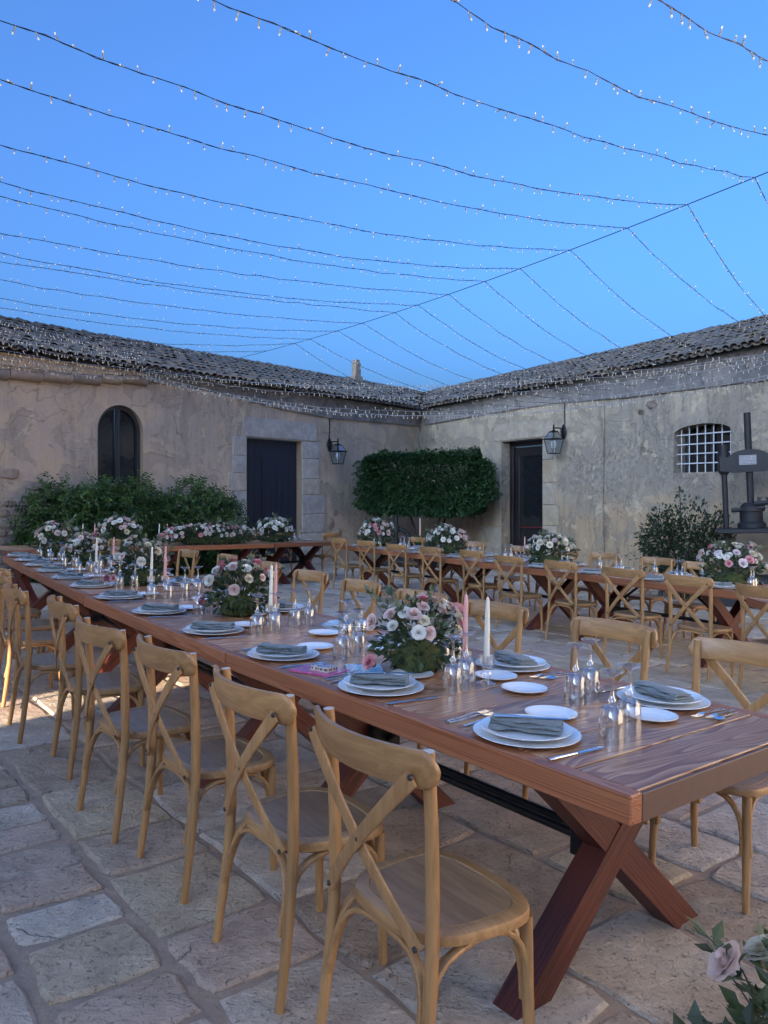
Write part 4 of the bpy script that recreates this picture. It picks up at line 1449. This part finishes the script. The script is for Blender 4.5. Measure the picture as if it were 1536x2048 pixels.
# ------------------------------------------------------------------ tableware
TW = {}
def tableware():
    def plate(name, r, h, well):
        m = MB()
        m.lathe([(0, .003), (well * .9, .003), (well, .0045), (r * .97, h), (r, h + .0005), (r, h - .0015), (r * .96, h - .004), (well, .0005), (well * .8, 0), (0, 0)], 40)
        TW[name] = m.mesh(name, M['porcelain'], 50)
    plate('charger', .160, .015, .115)
    plate('dinner_plate', .137, .017, .095)
    plate('side_plate', .086, .014, .058)
    # goblet standing on its rim
    m = MB()
    m.lathe([(.0365, 0), (.0345, .05), (.0315, .088), (.022, .098), (.008, .103), (.0085, .108), (.012, .114), (.0085, .120), (.0055, .128), (.0048, .160), (.006, .178), (.014, .186), (.028, .192), (.0325, .196), (.0325, .198), (0, .199)], 36, rib=.075, ribz=(.02, .095))
    m.lathe([(.0350, 0), (.033, .05), (.0300, .085), (.02, .094), (0, .096)], 16)
    for i in range(len(m.f)):        # painted stripes: some flutes tinted darker to imitate refraction
        zc_ = sum(m.v[k][2] for k in m.f[i]) / len(m.f[i])
        m.t[i] = 1.0 if (i % 36) % 3 == 0 and zc_ < .094 and i < 36 * 3 else 0.0
        if zc_ > .0965: m.m[i] = 1
    TW['goblet'] = m.mesh('goblet', [M['glass'], M['stemglass']], 38)
    # knife, fork, spoon: along +y, centred
    m = MB()
    m.tube([(0, -.115, .004), (0, -.08, .005), (0, -.02, .0045), (0, -.004, .004)], [.0055, .0065, .005, .004], 8, flat=(1.0, .6))
    m.add([(-.006, 0, .003), (.005, 0, .003), (.007, .08, .003), (.002, .115, .003), (-.006, .1, .003), (-.0055, 0, .0055), (.003, 0, .0055), (.004, .08, .005), (.001, .11, .004), (-.0055, .1, .005)],
          [(4, 3, 2, 1, 0), (5, 6, 7, 8, 9), (0, 1, 6, 5), (1, 2, 7, 6), (2, 3, 8, 7), (3, 4, 9, 8), (4, 0, 5, 9)])
    TW['knife'] = m.mesh('knife', M['steel'], 40)
    m = MB()
    m.strip([(0, -.10, .003), (0, -.06, .003), (0, 0, .007), (0, .03, .010), (0, .05, .007)], [(1, 0, 0)] * 5, [.013, .010, .006, .007, .022], .0025)
    for i in range(4):
        x = -.0085 + i * .00567
        m.strip([(x, .046, .007), (x, .07, .004), (x, .098, .006)], [(1, 0, 0)] * 3, [.0038, .0032, .002], .0022)
    TW['fork'] = m.mesh('fork', M['steel'], 40)
    m = MB()
    m.strip([(0, -.10, .003), (0, -.06, .003), (0, 0, .007), (0, .03, .009)], [(1, 0, 0)] * 4, [.013, .010, .006, .006], .0025)
    m.lathe([(0, .002), (.010, .003), (.016, .006), (.018, .009), (.0165, .0085), (.010, .005), (0, .004)], 14)
    for i, p in enumerate(m.v[32:]):
        m.v[32 + i] = (p[0], p[1] * 1.5 + .055, p[2])
    TW['spoon'] = m.mesh('spoon', M['steel'], 50)
    # folded napkins, three ways
    for k in range(3):
        rg = random.Random(40 + k)
        m = MB()
        for (w, h, z, off) in ((.098, .011, .0, 0), (.088, .012, .0095, .006), (.074, .012, .019, -.004 + .006 * k)):
            nx, ny = 14, 12
            vs = []
            ph = rg.uniform(0, 6)
            for i in range(nx + 1):
                x = -.105 + .21 * i / nx
                tap = 1 - .12 * (i / nx) * (k != 1)
                wav = .006 * math.sin(i * .55 + ph) + .003 * math.sin(i * 1.3 + ph * 2)
                for j in range(ny):
                    b = 2 * PI * j / ny
                    y = (w / 2) * tap * ssgn(math.cos(b), .6) + off + wav
                    zz = z + h / 2 + (h / 2) * ssgn(math.sin(b), .8) + .003 * math.sin(i * .8 + j + ph)
                    vs.append((x, y, max(0, zz)))
            fs = [(i * ny + j, (i + 1) * ny + j, (i + 1) * ny + (j + 1) % ny, i * ny + (j + 1) % ny) for i in range(nx) for j in range(ny)]
            fs += [tuple(range(ny)), tuple(reversed([nx * ny + j for j in range(ny)]))]
            m.add(vs, fs)
        TW['napkin', k] = m.mesh('napkin', M['napkin'], 60)
tableware()
wr = random.Random(77)
def lay(name, mesh, mw, label, cat, group):
    o = inst(name, mesh)
    o.matrix_world = mw
    return tag(o, label, cat, group)

def setting(tb, s, side, phrase, detail, knife_on=False, goblets=2):
    """side: 'c' camera side or 'f' far side of its table; phrase: which setting"""
    w = .165 if side == 'c' else WID - .165
    base = tb.m(s, w, 0, PI if side == 'c' else 0)
    def at(x, y, z, rz=0.0):
        return base @ Matrix.Translation((x + wr.uniform(-.008, .008), y + wr.uniform(-.008, .008), z)) @ Matrix.Rotation(rz + wr.uniform(-.06, .06), 4, 'Z')
    z0 = .0012
    lay('charger', TW['charger'], at(0, 0, z0), 'white underplate at the ' + phrase, 'plate', 'white underplates')
    pm = at(0, 0, z0 + .0125)
    lay('dinner_plate', TW['dinner_plate'], pm, 'white dinner plate at the ' + phrase, 'plate', 'white dinner plates')
    k = wr.randrange(3)
    rz = wr.uniform(.15, .75) if side == 'c' else wr.uniform(-.3, .3)
    if side == 'c': rz = PI / 2 - .9 + wr.uniform(-.2, .2)
    nm = pm @ Matrix.Translation((0, 0, .009)) @ Matrix.Rotation(rz, 4, 'Z')
    lay('napkin', TW['napkin', k], nm, 'folded sage green napkin at the ' + phrase, 'napkin', 'folded napkins')
    if knife_on:
        lay('knife', TW['knife'], nm @ Matrix.Translation((.02, .0, .0325)) @ Matrix.Rotation(-PI / 2 + .25, 4, 'Z'), 'butter knife resting on the napkin at the ' + phrase, 'knife', 'table knives')
    lay('side_plate', TW['side_plate'], at(-.10, .235, z0), 'small white side plate at the ' + phrase, 'plate', 'small side plates')
    if detail >= 1:
        lay('knife', TW['knife'], at(.205, -.02, z0, -.06), 'steel table knife at the ' + phrase, 'knife', 'table knives')
    if detail >= 2:
        lay('fork', TW['fork'], at(-.185, .01, z0, .05), 'steel fork beside the plate at the ' + phrase, 'fork', 'forks')
        lay('fork', TW['fork'], at(-.218, -.005, z0, .02), 'outer steel fork at the ' + phrase, 'fork', 'forks')
        lay('spoon' if side == 'f' else 'fork', TW['spoon' if side == 'f' else 'fork'], at(-.245, .0, z0, .06), ('steel spoon at the ' if side == 'f' else 'outermost steel fork at the ') + phrase, 'spoon' if side == 'f' else 'fork', 'spoons' if side == 'f' else 'forks')
    if goblets:
        lay('goblet', TW['goblet'], at(.19, .17, z0) @ Matrix.Scale(1.07, 4), 'upturned ribbed goblet nearer the diner, ' + phrase, 'goblet', 'upturned glass goblets')
    if goblets > 1:
        lay('goblet', TW['goblet'], at(.155, .285, z0) @ Matrix.Scale(1.07, 4), 'upturned ribbed goblet farther from the diner, ' + phrase, 'goblet', 'upturned glass goblets')

cnt = {'nc': 0, 'nf': 0, 'rc': 0, 'rf': 0}
for key in ('N1', 'N2', 'N3', 'N4'):
    tb = TABS[key]
    for i in range(3):
        s = (i + .5) / 3 * tb.L + (.12 if key != 'N4' else .1)
        for side, ck, word in (('c', 'nc', 'open side'), ('f', 'nf', 'inner side')):
            n = cnt[ck]; cnt[ck] += 1
            ss = s if side == 'c' or key != 'N2' else s - .22
            setting(tb, ss, side, '%s setting, %s of long near table' % (ORD[n], word), 2 if key == 'N1' else (1 if key == 'N2' else 0), key == 'N1' and side == 'c' and i < 2, 2)
for key in ('R1', 'R2', 'R3'):
    tb = TABS[key]
    for i in range(3):
        for side, ck, word in (('c', 'rc', 'yard side'), ('f', 'rf', 'wall side')):
            n = cnt[ck]; cnt[ck] += 1
            if key == 'R3' and i == 2 and side == 'f': continue
            s = (i + .5) / 3 * tb.L + (-.1 if side == 'c' else .1)
            setting(tb, s, side, '%s setting, %s of right-hand table' % (ORD[n], word), 1 if key == 'R1' else 0, False, 2 if side == 'c' or key != 'R1' else 1)
tb = TABS['B1']
for i, s in enumerate((.35, .95)):
    setting(tb, s, 'f', '%s setting from the corner on the rear table' % ORD[i], 0, False, 2)
tb = TABS['R0']
setting(tb, 1.95, 'c', 'setting on the table cut by the right picture edge', 0, False, 0)
lay('side_plate', TW['side_plate'], TABS['N1'].m(.86, .60, .0012), 'extra white side plate alone in the middle of the nearest table', 'plate', 'small side plates')
for i, (key, s, w) in enumerate((('B2', .55, .55), ('B2', .68, .5), ('B2', 1.75, .55), ('B2', 1.9, .5))):
    lay('goblet', TW['goblet'], TABS[key].m(s, w, .0012), '%s upturned goblet from the door behind the rear rose bed' % ORD[i], 'goblet', 'upturned glass goblets')

# ------------------------------------------------------------------ candles
m = MB()
m.lathe([(.040, 0), (.040, .004), (.022, .010), (.012, .018), (.019, .028), (.023, .038), (.019, .048), (.012, .056), (.016, .064), (.026, .070), (.030, .078), (.031, .112), (.029, .112), (.028, .080), (.015, .074), (0, .072)], 18)
TW['candlestick'] = m.mesh('candlestick', M['stemglass'], 45)
for key, mat in (('candle_white', 'wax_white'), ('candle_pink', 'wax_pink')):
    m = MB()
    m.tube([(0, 0, 0), (0, 0, .06), (0, 0, .20), (0, 0, .252), (0, 0, .262)], [.0118, .0116, .0092, .0068, .0032], 12)
    m.tube([(0, 0, .26), (.001, 0, .272)], .0011, 4, mi=1)
    TW[key] = m.mesh('candle', [M[mat], M['wick']], 60)
def candle_pair(tb, pos, where):
    for (s, w, c) in pos:
        word = 'ivory' if c == 'white' else 'pink'
        lay('candlestick', TW['candlestick'], tb.m(s, w, .0012), 'glass candlestick under the %s candle %s' % (word, where), 'candlestick', 'glass candlesticks')
        lay('candle', TW['candle_' + c], tb.m(s, w, .075, wr.uniform(0, 6)), 'tall unlit %s taper candle %s' % (word, where), 'candle', 'taper candles')
candle_pair(TABS['N1'], ((1.02, .56, 'white'), (1.14, .56, 'pink')), 'by the bouquet on the nearest table')
candle_pair(TABS['N2'], ((.62, .55, 'white'), (.70, .62, 'pink')), 'by the bouquet on the second near table')
candle_pair(TABS['N3'], ((.05, .50, 'white'), (.10, .62, 'pink')), 'where the second and third near tables meet')
candle_pair(TABS['N3'], ((1.55, .45, 'white'), (1.62, .62, 'pink')), 'by the bouquet on the third near table')
candle_pair(TABS['R1'], ((.80, .62, 'white'), (.74, .72, 'pink')), 'in front of the rose bush by the press')
candle_pair(TABS['R2'], ((1.02, .62, 'white'), (1.2, .62, 'pink')), 'in front of the glazed doorway')
candle_pair(TABS['R3'], ((.75, .6, 'white'), (.62, .7, 'pink')), 'in front of the clipped tree')
candle_pair(TABS['B1'], ((1.48, .45, 'pink'), (1.25, .75, 'white')), 'before the navy door')
candle_pair(TABS['B2'], ((2.1, .42, 'white'), (1.95, .42, 'pink')), 'at the left end of the rose bed')
candle_pair(TABS['B3'], ((1.05, .4, 'white'), (.8, .5, 'pink')), 'at the far left of the rear table')

# ------------------------------------------------------------------ papers on the nearest table
tb = TABS['N1']
def printed(name, cols, scale):
    t = NT(name)
    n = t.n('TexVoronoi', feature='F1'); n.inputs['Scale'].default_value = scale
    t.l(t.map(t.coord(), (1, 1.7, .2)), n.inputs['Vector'])
    k = t.n('SeparateColor'); t.l(n.outputs['Color'], k.inputs[0])
    return t.done(t.ramp(k.outputs[0], [(i / len(cols), c) for i, c in enumerate(cols)], 'CONSTANT'), .28)
M['pinkbook'] = printed('pink_cover', [(.52, .10, .24), (.46, .08, .20), (.60, .16, .30), (.52, .10, .24)], 40)
M['bluebook'] = printed('blue_print', [(.16, .36, .55), (.55, .68, .75), (.22, .46, .60), (.10, .25, .45), (.65, .70, .72), (.3, .5, .62)], 70)
M['boxtop'] = printed('box_print', [(.70, .68, .66), (.10, .10, .14), (.62, .30, .34), (.72, .72, .72), (.2, .3, .4)], 55)
M['paper'] = simple('cream_paper_edge', (.66, .58, .46), .8)
t_ = NT('box_side_print')
nz = t_.noise(t_.map(t_.coord(), (110, 110, 4)), 1.0, 1)
zz = t_.n('SeparateXYZ'); t_.l(t_.coord(), zz.inputs[0])
band = t_.math('LESS_THAN', t_.math('ABSOLUTE', zz.outputs[2]), .0045)
M['boxside'] = t_.done(t_.mix(t_.math('MULTIPLY', t_.ramp(nz, [(.45, 0), (.5, 1)]), band), (.62, .55, .44), (.03, .03, .03)), .6)
m = MB(); m.box((0, 0, .004), (.20, .15, .008), ch=.001)
o = lay('notebook', m.mesh('notebook', M['pinkbook']), tb.m(1.545, .135, .0012, R(20)), 'flat pink booklet lying under the small printed box', 'booklet', None)
m = MB(); m.box((0, 0, 0), (.092, .062, .018), mi=1)
m.add([(-.046, -.031, .0093), (.046, -.031, .0093), (.046, .031, .0093), (-.046, .031, .0093)], [(0, 1, 2, 3)], 0)
o = lay('card_box', m.mesh('card_box', [M['boxtop'], M['boxside']]), tb.m(1.525, .14, .0185, R(14)), 'small cream printed card box on the pink booklet', 'box', None)
m = MB(); m.box((0, 0, .003), (.21, .15, .005), ch=.0008)
o = lay('booklet', m.mesh('booklet', M['bluebook']), tb.m(1.46, .30, .0012, R(-32)), 'blue and white patterned booklet beside the pink one', 'booklet', None)

# ------------------------------------------------------------------ flowers
FL = {}
def rose_mesh(name, seed, openness):
    rg = random.Random(seed)
    m = MB()
    def petal_(a0, r0, r1, h0, h1, w, curl, tint):
        nu, nv = 4, 3
        vs = []
        for i in range(nv + 1):
            v_ = i / nv
            r = r0 + (r1 - r0) * v_ ** 1.3 + (curl * max(0, v_ - .6) if v_ > .6 else 0)
            z = h0 + (h1 - h0) * math.sin(v_ * PI / 2) - (curl * .5 * max(0, v_ - .7))
            ww = w * (.55 + .45 * math.sin(min(1, v_ * 1.25) * PI / 2)) * (1 - .25 * max(0, v_ - .75) * 4)
            for j in range(nu + 1):
                b = a0 + ww * (j / nu - .5)
                e = 1 + .05 * math.sin(j * 2.1 + seed + i)
                vs.append((r * e * math.cos(b), r * e * math.sin(b), z * (1 - .06 * abs(j / nu - .5))))
        fs = [(i * (nu + 1) + j, i * (nu + 1) + j + 1, (i + 1) * (nu + 1) + j + 1, (i + 1) * (nu + 1) + j) for i in range(nv) for j in range(nu)]
        m.add(vs, fs, 0, tint)
    for ring, (n, ra, rb, hb, w, curl) in enumerate(((3, .001, .006, .039, 2.6, 0), (3, .003, .011, .041, 2.4, .0), (4, .005, .017, .040, 2.1, .003), (4, .008, .025, .037, 1.9, .008), (5, .011, .030 * openness, .035, 1.75, .006), (5, .014, .034 * openness, .029, 1.6, .008))):
        for k in range(n):
            petal_(2 * PI * (k + rg.uniform(-.2, .2)) / n + ring * .7, ra, rb, .002, hb * rg.uniform(.88, 1.1), w, curl * openness, max(0, .95 - .19 * ring + rg.uniform(-.1, .1)))
    m.lathe([(0, -.012), (.009, -.008), (.014, .002), (.012, .010)], 7, mi=1)
    return m
for key, mat in (('w', 'p_white'), ('c', 'p_cream'), ('b', 'p_blush'), ('p', 'p_pink'), ('l', 'p_lilac')):
    for k in range(2):
        FL[key, k] = rose_mesh('bloom', 3 + k * 7 + ord(key), 1.0 + .18 * k).mesh('bloom', [M[mat], M['leaf_arr']], 180)
fr = random.Random(91)
def dome(rx, ry, h, z0=.06):
    def f(low=-.25):
        while True:
            d = Vector((fr.gauss(0, 1), fr.gauss(0, 1), fr.gauss(0, 1))).normalized()
            if d.z > low: break
        n_ = 1 + .22 * noise.noise(d * 2.5 + Vector((rx * 40, h * 30, 0)))
        return Vector((d.x * rx * n_, d.y * ry * n_, z0 + h * .38 + d.z * h * .55 * n_)), d
    return f
def arrangement(mw, label, rx, ry, h, nb, pal, nleaf, size=.055, bs=1.0, name='flower_bouquet', group='table bouquets', lowb=.0, sprigs=10, loose=()):
    root = empty(name, mw)
    tag(root, label, 'bouquet', group)
    f = dome(rx, ry, h)
    def leafs():
        p, d = f(-.9)
        k = fr.uniform(.45, 1.05)
        p = Vector((p.x * k, p.y * k, .015 + (p.z - .015) * fr.uniform(.35, 1.0)))
        return p, d
    leaf_cloud(leafs, nleaf, size, fr, M['leaf_arr'], 'foliage', root)['kind'] = 'stuff'
    m = MB(); m.lathe([(0, .001), (rx * .5, .001), (rx * .62, .03), (rx * .5, .09), (rx * .3, .12), (0, .13)], 14)
    m.obj('moss_base', M['moss'], root, smooth=60, m=Matrix.Diagonal((1, ry / rx, 1, 1)))
    # a few long sprigs that break the outline
    vs_dirs = []
    st = MB()
    for i in range(sprigs):
        p, d = f(.0)
        e = p + d * fr.uniform(.03, .09) + Vector((0, 0, fr.uniform(-.03, .06)))
        st.tube([Vector((p.x * .3, p.y * .3, .08)), p, e], .0018, 4)
        vs_dirs.append((p, e, d))
    st.obj('stem', M['leaf_olive'], root)
    def sp():
        p, e, d = vs_dirs[fr.randrange(len(vs_dirs))]
        q = (Vector((p.x * .6, p.y * .6, p.z))).lerp(e, fr.random())
        return q, (d + Vector((fr.uniform(-1, 1), fr.uniform(-1, 1), fr.uniform(-1, 1))) * .7).normalized()
    leaf_cloud(sp, sprigs * 11, size * .95, fr, M['leaf_olive'], 'sprig', root)['kind'] = 'stuff'
    pts = []
    tries = 0
    while len(pts) < nb and tries < 3000:
        tries += 1
        p, d = f(lowb)
        s = bs * fr.uniform(.58, 1.02)
        if all((p - q).length > .0265 * (s + s2) for q, _, s2 in pts):
            pts.append((p, d, s))
    for p, d, s in list(pts):
        key = fr.choice(pal)
        dd = (d + Vector((fr.uniform(-.3, .3), fr.uniform(-.3, .3), fr.uniform(-.1, .4)))).normalized()
        m_ = Matrix.Translation(p + d * fr.uniform(-.02, .015)) @ dd.to_track_quat('Z', 'Y').to_matrix().to_4x4() @ Matrix.Rotation(fr.uniform(0, 6), 4, 'Z') @ Matrix.Scale(s, 4)
        inst('bloom', FL[key, fr.randrange(2)], root, m_)
    for (x, y, z, key, s) in loose:
        d = Vector((x, y, .02)).normalized() + Vector((0, 0, .5))
        inst('bloom', FL[key, 0], root, Matrix.Translation((x, y, z)) @ d.normalized().to_track_quat('Z', 'Y').to_matrix().to_4x4() @ Matrix.Scale(s, 4))
    return root
WH = 'wwwwcbl'; MX = 'wwwccbbpwwcl'; PK = 'wwwcbbp'
def am(key, s, w, rz=0.0):
    return TABS[key].m(s, w, .001, rz)
arrangement(am('N1', 1.36, .50), 'low bouquet of cream and pink roses on the nearest table', .175, .175, .25, 32, 'wwccbbbpw', 560, .042, .98, lowb=.12, loose=((.02, .215, .04, 'p', .95),))
arrangement(am('N2', 1.06, .56), 'bouquet of white and pink roses on the second near table', .185, .185, .27, 30, 'wwcbbbpw', 520, .05, 1.05, loose=((.05, .2, .07, 'p', 1.0),))
arrangement(am('N3', .52, .55), 'tall bouquet of mostly white roses on the third near table', .21, .20, .32, 38, WH, 560, .055, .95, loose=((.0, .24, .05, 'p', 1.15), (-.1, .22, .06, 'p', .9)))
arrangement(am('N4', .45, .60), 'bouquet of pink and white roses where the third and fourth near tables meet', .22, .20, .26, 34, PK, 420, .06, 1.0)
arrangement(am('N4', 1.85, .55), 'wide bouquet with pink roses at the far left end of the near row', .25, .23, .36, 34, PK, 420, .07, 1.15)
arrangement(am('R1', .48, .62), 'bouquet of white roses with a few pink ones before the press', .27, .25, .36, 40, WH + 'p', 480, .065, 1.15)
arrangement(am('R2', .66, .60), 'white rose bouquet on the right-hand table by the rose bush', .28, .26, .35, 42, 'wwwwwcb', 480, .07, 1.2)
arrangement(am('R3', .28, .58), 'blush and white bouquet before the foot of the clipped tree', .29, .27, .36, 44, 'wwwbbw', 480, .07, 1.25)
arrangement(am('R3', 2.35, .55), 'blush bouquet at the corner end of the right-hand table', .31, .29, .42, 44, 'wwbbwp', 420, .08, 1.35)
arrangement(am('B1', 1.32, .45), 'round white rose bouquet standing before the navy door', .30, .28, .38, 40, 'wwwwwc', 420, .08, 1.4)
arrangement(am('B2', 1.12, .30), 'long low bed of pink and white roses along the rear table', 1.02, .23, .28, 120, 'wwwbbp', 900, .07, 1.1, name='rose_bed', sprigs=26, lowb=-.2)
arrangement(am('B3', .35, .55), 'upright bouquet of pale roses on the rear table under the window bush', .30, .27, .38, 38, 'wwwbbc', 380, .075, 1.25)
# bouquet on the paving at the end of the nearest table
fb = arrangement(place(1.03, 1.87, .0, 0, 1.1), 'bouquet of blush roses and olive sprigs on paving at lower right', .16, .16, .24, 0, MX, 380, .06, 1.0, group=None, sprigs=14)
for (x, y, z, k, s) in ((-.150, .02, .285, 'b', 1.15), (-.06, .03, .30, 'c', 1.25), (-.03, -.10, .22, 'b', 1.2), (.0, .06, .325, 'b', 1.1), (.10, -.05, .29, 'w', 1.1), (-.04, -.15, .15, 'w', 1.0)):
    d = Vector((x, y, .12)).normalized()
    inst('bloom', FL[k, 1], fb, Matrix.Translation((x, y, z)) @ d.to_track_quat('Z', 'Y').to_matrix().to_4x4() @ Matrix.Scale(s, 4))

br = MB(); bl = []
for (x1, y1, z1) in ((-.30, -.02, .16), (-.26, -.10, .10), (-.20, .06, .34), (-.34, .05, .05), (-.12, -.16, .30)):
    p0 = Vector((-.06, 0, .12)); p1 = Vector((x1, y1, z1)); mid = (p0 + p1) / 2 + Vector((0, 0, .05))
    br.tube([p0, mid, p1], .002, 4); bl.append((p0, mid, p1))
br.obj('stem', M['leaf_olive'], fb)
def olive():
    p0, mid, p1 = bl[fr.randrange(len(bl))]
    k = fr.uniform(.25, 1)
    q = p0.lerp(mid, k).lerp(mid.lerp(p1, k), k)
    return q, ((p1 - p0).normalized() * .6 + Vector((fr.uniform(-1, 1), fr.uniform(-1, 1), fr.uniform(-1, 1))) * .7).normalized()
leaf_cloud(olive, 95, .06, fr, M['leaf_olive'], 'sprig', fb)['kind'] = 'stuff'

# ------------------------------------------------------------------ strings of lights
m = MB()
m.tube([(0, 0, 0), (0, 0, .008), (0, 0, .045)], [.004, .0062, .0058], 7, mi=0)
m.tube([(0, 0, .045), (0, 0, .056), (0, 0, .061)], [.0060, .0056, .002], 7, mi=1)
BULB = m
BULB_ME = m.mesh('bulb', [M['bulb_body'], M['bulb_tip']], 60)
sr_ = random.Random(123)
def light_string(p0, p1, sag, label, group, spacing, parts=True, wire='wire', k=.92, rad=.0031):
    p0 = Vector(p0); p1 = Vector(p1)
    L = (p1 - p0).length
    root = empty('light_string', Matrix.Translation(p0))
    tag(root, label, 'string lights', group)
    n = max(16, int(L / .3))
    def P(t):
        return (p1 - p0) * t + Vector((0, 0, -4 * sag * t * (1 - t)))
    pts = [P(i / n) + Vector((sr_.uniform(-.01, .01), sr_.uniform(-.01, .01), sr_.uniform(-.012, .012))) * (0 < i < n) for i in range(n + 1)]
    m = MB()
    for ph in (0, PI):
        q = []
        for i in range(n * 3 + 1):
            t = i / (n * 3)
            j = min(n - 1, int(t * n)); f = t * n - j
            b = pts[j].lerp(pts[j + 1], f)
            a = i * 1.9 + ph
            q.append(b + Vector((math.cos(a), math.sin(a), math.sin(a * 1.3))) * rad * 1.0)
        m.tube(q, rad, 4, cap=False)
    m.obj('wire', M[wire], root)
    nb = int(L / spacing)
    st = MB()
    for i in range(nb):
        t = (i + .5 + sr_.uniform(-.3, .3)) / nb
        j = min(n - 1, int(t * n)); f = t * n - j
        b = pts[j].lerp(pts[j + 1], f)
        if sr_.random() < .62:
            d = Vector((sr_.uniform(-.5, .5), sr_.uniform(-.5, .5), -1))
        elif sr_.random() < .6:
            d = Vector((sr_.uniform(-.5, .5), sr_.uniform(-.5, .5), 1))
        else:
            d = Vector((sr_.uniform(-1, 1), sr_.uniform(-1, 1), sr_.uniform(-.3, .3)))
        mt = Matrix.Translation(b) @ d.normalized().to_track_quat('Z', 'Y').to_matrix().to_4x4() @ Matrix.Scale(k, 4)
        if parts:
            inst('bulb', BULB_ME, root, mt)
        else:
            b0 = len(st.v)
            st.add(BULB.v, BULB.f, 0, None, mt)
            st.m[-len(BULB.f):] = BULB.m
    if not parts:
        o = st.obj('bulbs', [M['bulb_body'], M['bulb_tip']], root)
        o['kind'] = 'stuff'
    return root
ridge = [(1510, 355), (1375, 410), (1255, 457), (1140, 500), (1040, 537), (970, 561), (897, 588), (836, 612), (790, 628), (725, 649), (675, 663), (620, 681), (595, 688), (540, 703)]
CZ = 5.0
anch = []
c0 = Vector((4.14, 8.54, 5.0)); c1 = Vector((-3.35, 19.7, 5.05)); cdir = (c1 - c0)
def cable_at(y):
    t = (y - c0.y) / cdir.y
    p = c0 + cdir * t
    s = 1 - (2 * t - 1) ** 2
    return p + Vector((.16 * s, .0, -.10 * s))
ys = [8.54, 9.28, 10.05, 10.91, 11.78, 12.47, 13.27, 14.02, 14.63, 15.58, 16.39, 17.37, 17.95, 19.1]
anch = [cable_at(y) for y in ys]
m = MB()
m.tube([cable_at(4.5 + 16.2 * i / 40) for i in range(41)], .0055, 6)
tag(m.obj('ridge_cable', M['iron']), 'straight dark support cable carrying the light strings over the yard', 'cable')
# towards the left: over our heads to the far-off left side
zend = [4.40, 4.42, 4.47, 4.46, 4.57, 4.71, 4.54, 4.65, 4.63, 4.69, 4.67, 4.72, 4.60, 4.66]
sags = [.251, .376, .29, .324, .339, .261, .191, .274, .118, .155, .203, .12, .20, .15]
GL = 'light strings running from the ridge cable to the left'
for i, a in enumerate(anch):
    L = 9.2 if i < 9 else (8.0 if i < 11 else 6.6)
    e = a - VD * L
    light_string(a, (e.x, e.y, zend[i]), sags[i], '%s light string from the camera running left from the ridge cable' % ORD[i + 2], GL, .13, i < 10, 'wire')
a = cable_at(7.7); e = a - VD * 9
light_string(a, (e.x, e.y, 4.74), .62, 'light string crossing the top right of the picture, second from its corner', GL, .13, True, 'wire')
a = cable_at(6.9); e = a - VD * 9
light_string(a, (e.x, e.y, 4.65), .80, 'short stretch of light string crossing the top right corner', GL, .13, True, 'wire')
# towards the right wing
GR = 'light strings running from the ridge cable to the right-hand wing'
for i, a in enumerate(anch[:13]):
    t_end = [13.0, 12.2, 12.2, 11.0, 10.0][i] if i < 5 else 12.4 - .62 * i
    w = RM @ Vector((max(t_end, 4.2) if i < 12 else 3.6, -.3, 0))
    zt = 3.70 - .02 * i
    light_string(a, (w.x, w.y, zt), .22 + .015 * i, '%s light string from the camera running down to the right-hand wing' % ORD[i], GR, .125, i < 5, 'wire')
# low garlands along the walls
GW = 'white light strings draped low along the walls'
A = LM @ Vector((-4.85, -.25, 3.78))
for i, (tt, zz, sg) in enumerate(((14.2, 3.62, .95), (13.2, 3.58, .90), (12.4, 3.66, .84), (13.8, 3.75, .70), (15.0, 3.8, .62), (12.8, 3.72, .52))):
    w = RM @ Vector((tt, -.3, 0))
    light_string(A + Vector((0, 0, .03 * i)), (w.x, w.y, zz), sg, '%s lowest wall garland between arched window and barred window' % ORD[i], GW, .095, False, 'wire_clear', .85, .0022)
for i, (dx, zz, sg) in enumerate(((0, 3.42, .25), (.5, 3.55, .22), (1.0, 3.66, .22), (1.4, 3.8, .2), (1.8, 3.92, .2), (2.2, 4.05, .18), (2.6, 4.15, .16))):
    e = Vector((-6.4 - .1 * i, 7.2 - dx * .35, zz))
    light_string(A + Vector((.02 * i, 0, .07 * i)), e, sg, '%s lowest garland fanning left from the arched window eave' % ORD[i], GW, .095, False, 'wire_clear', .85, .0022)
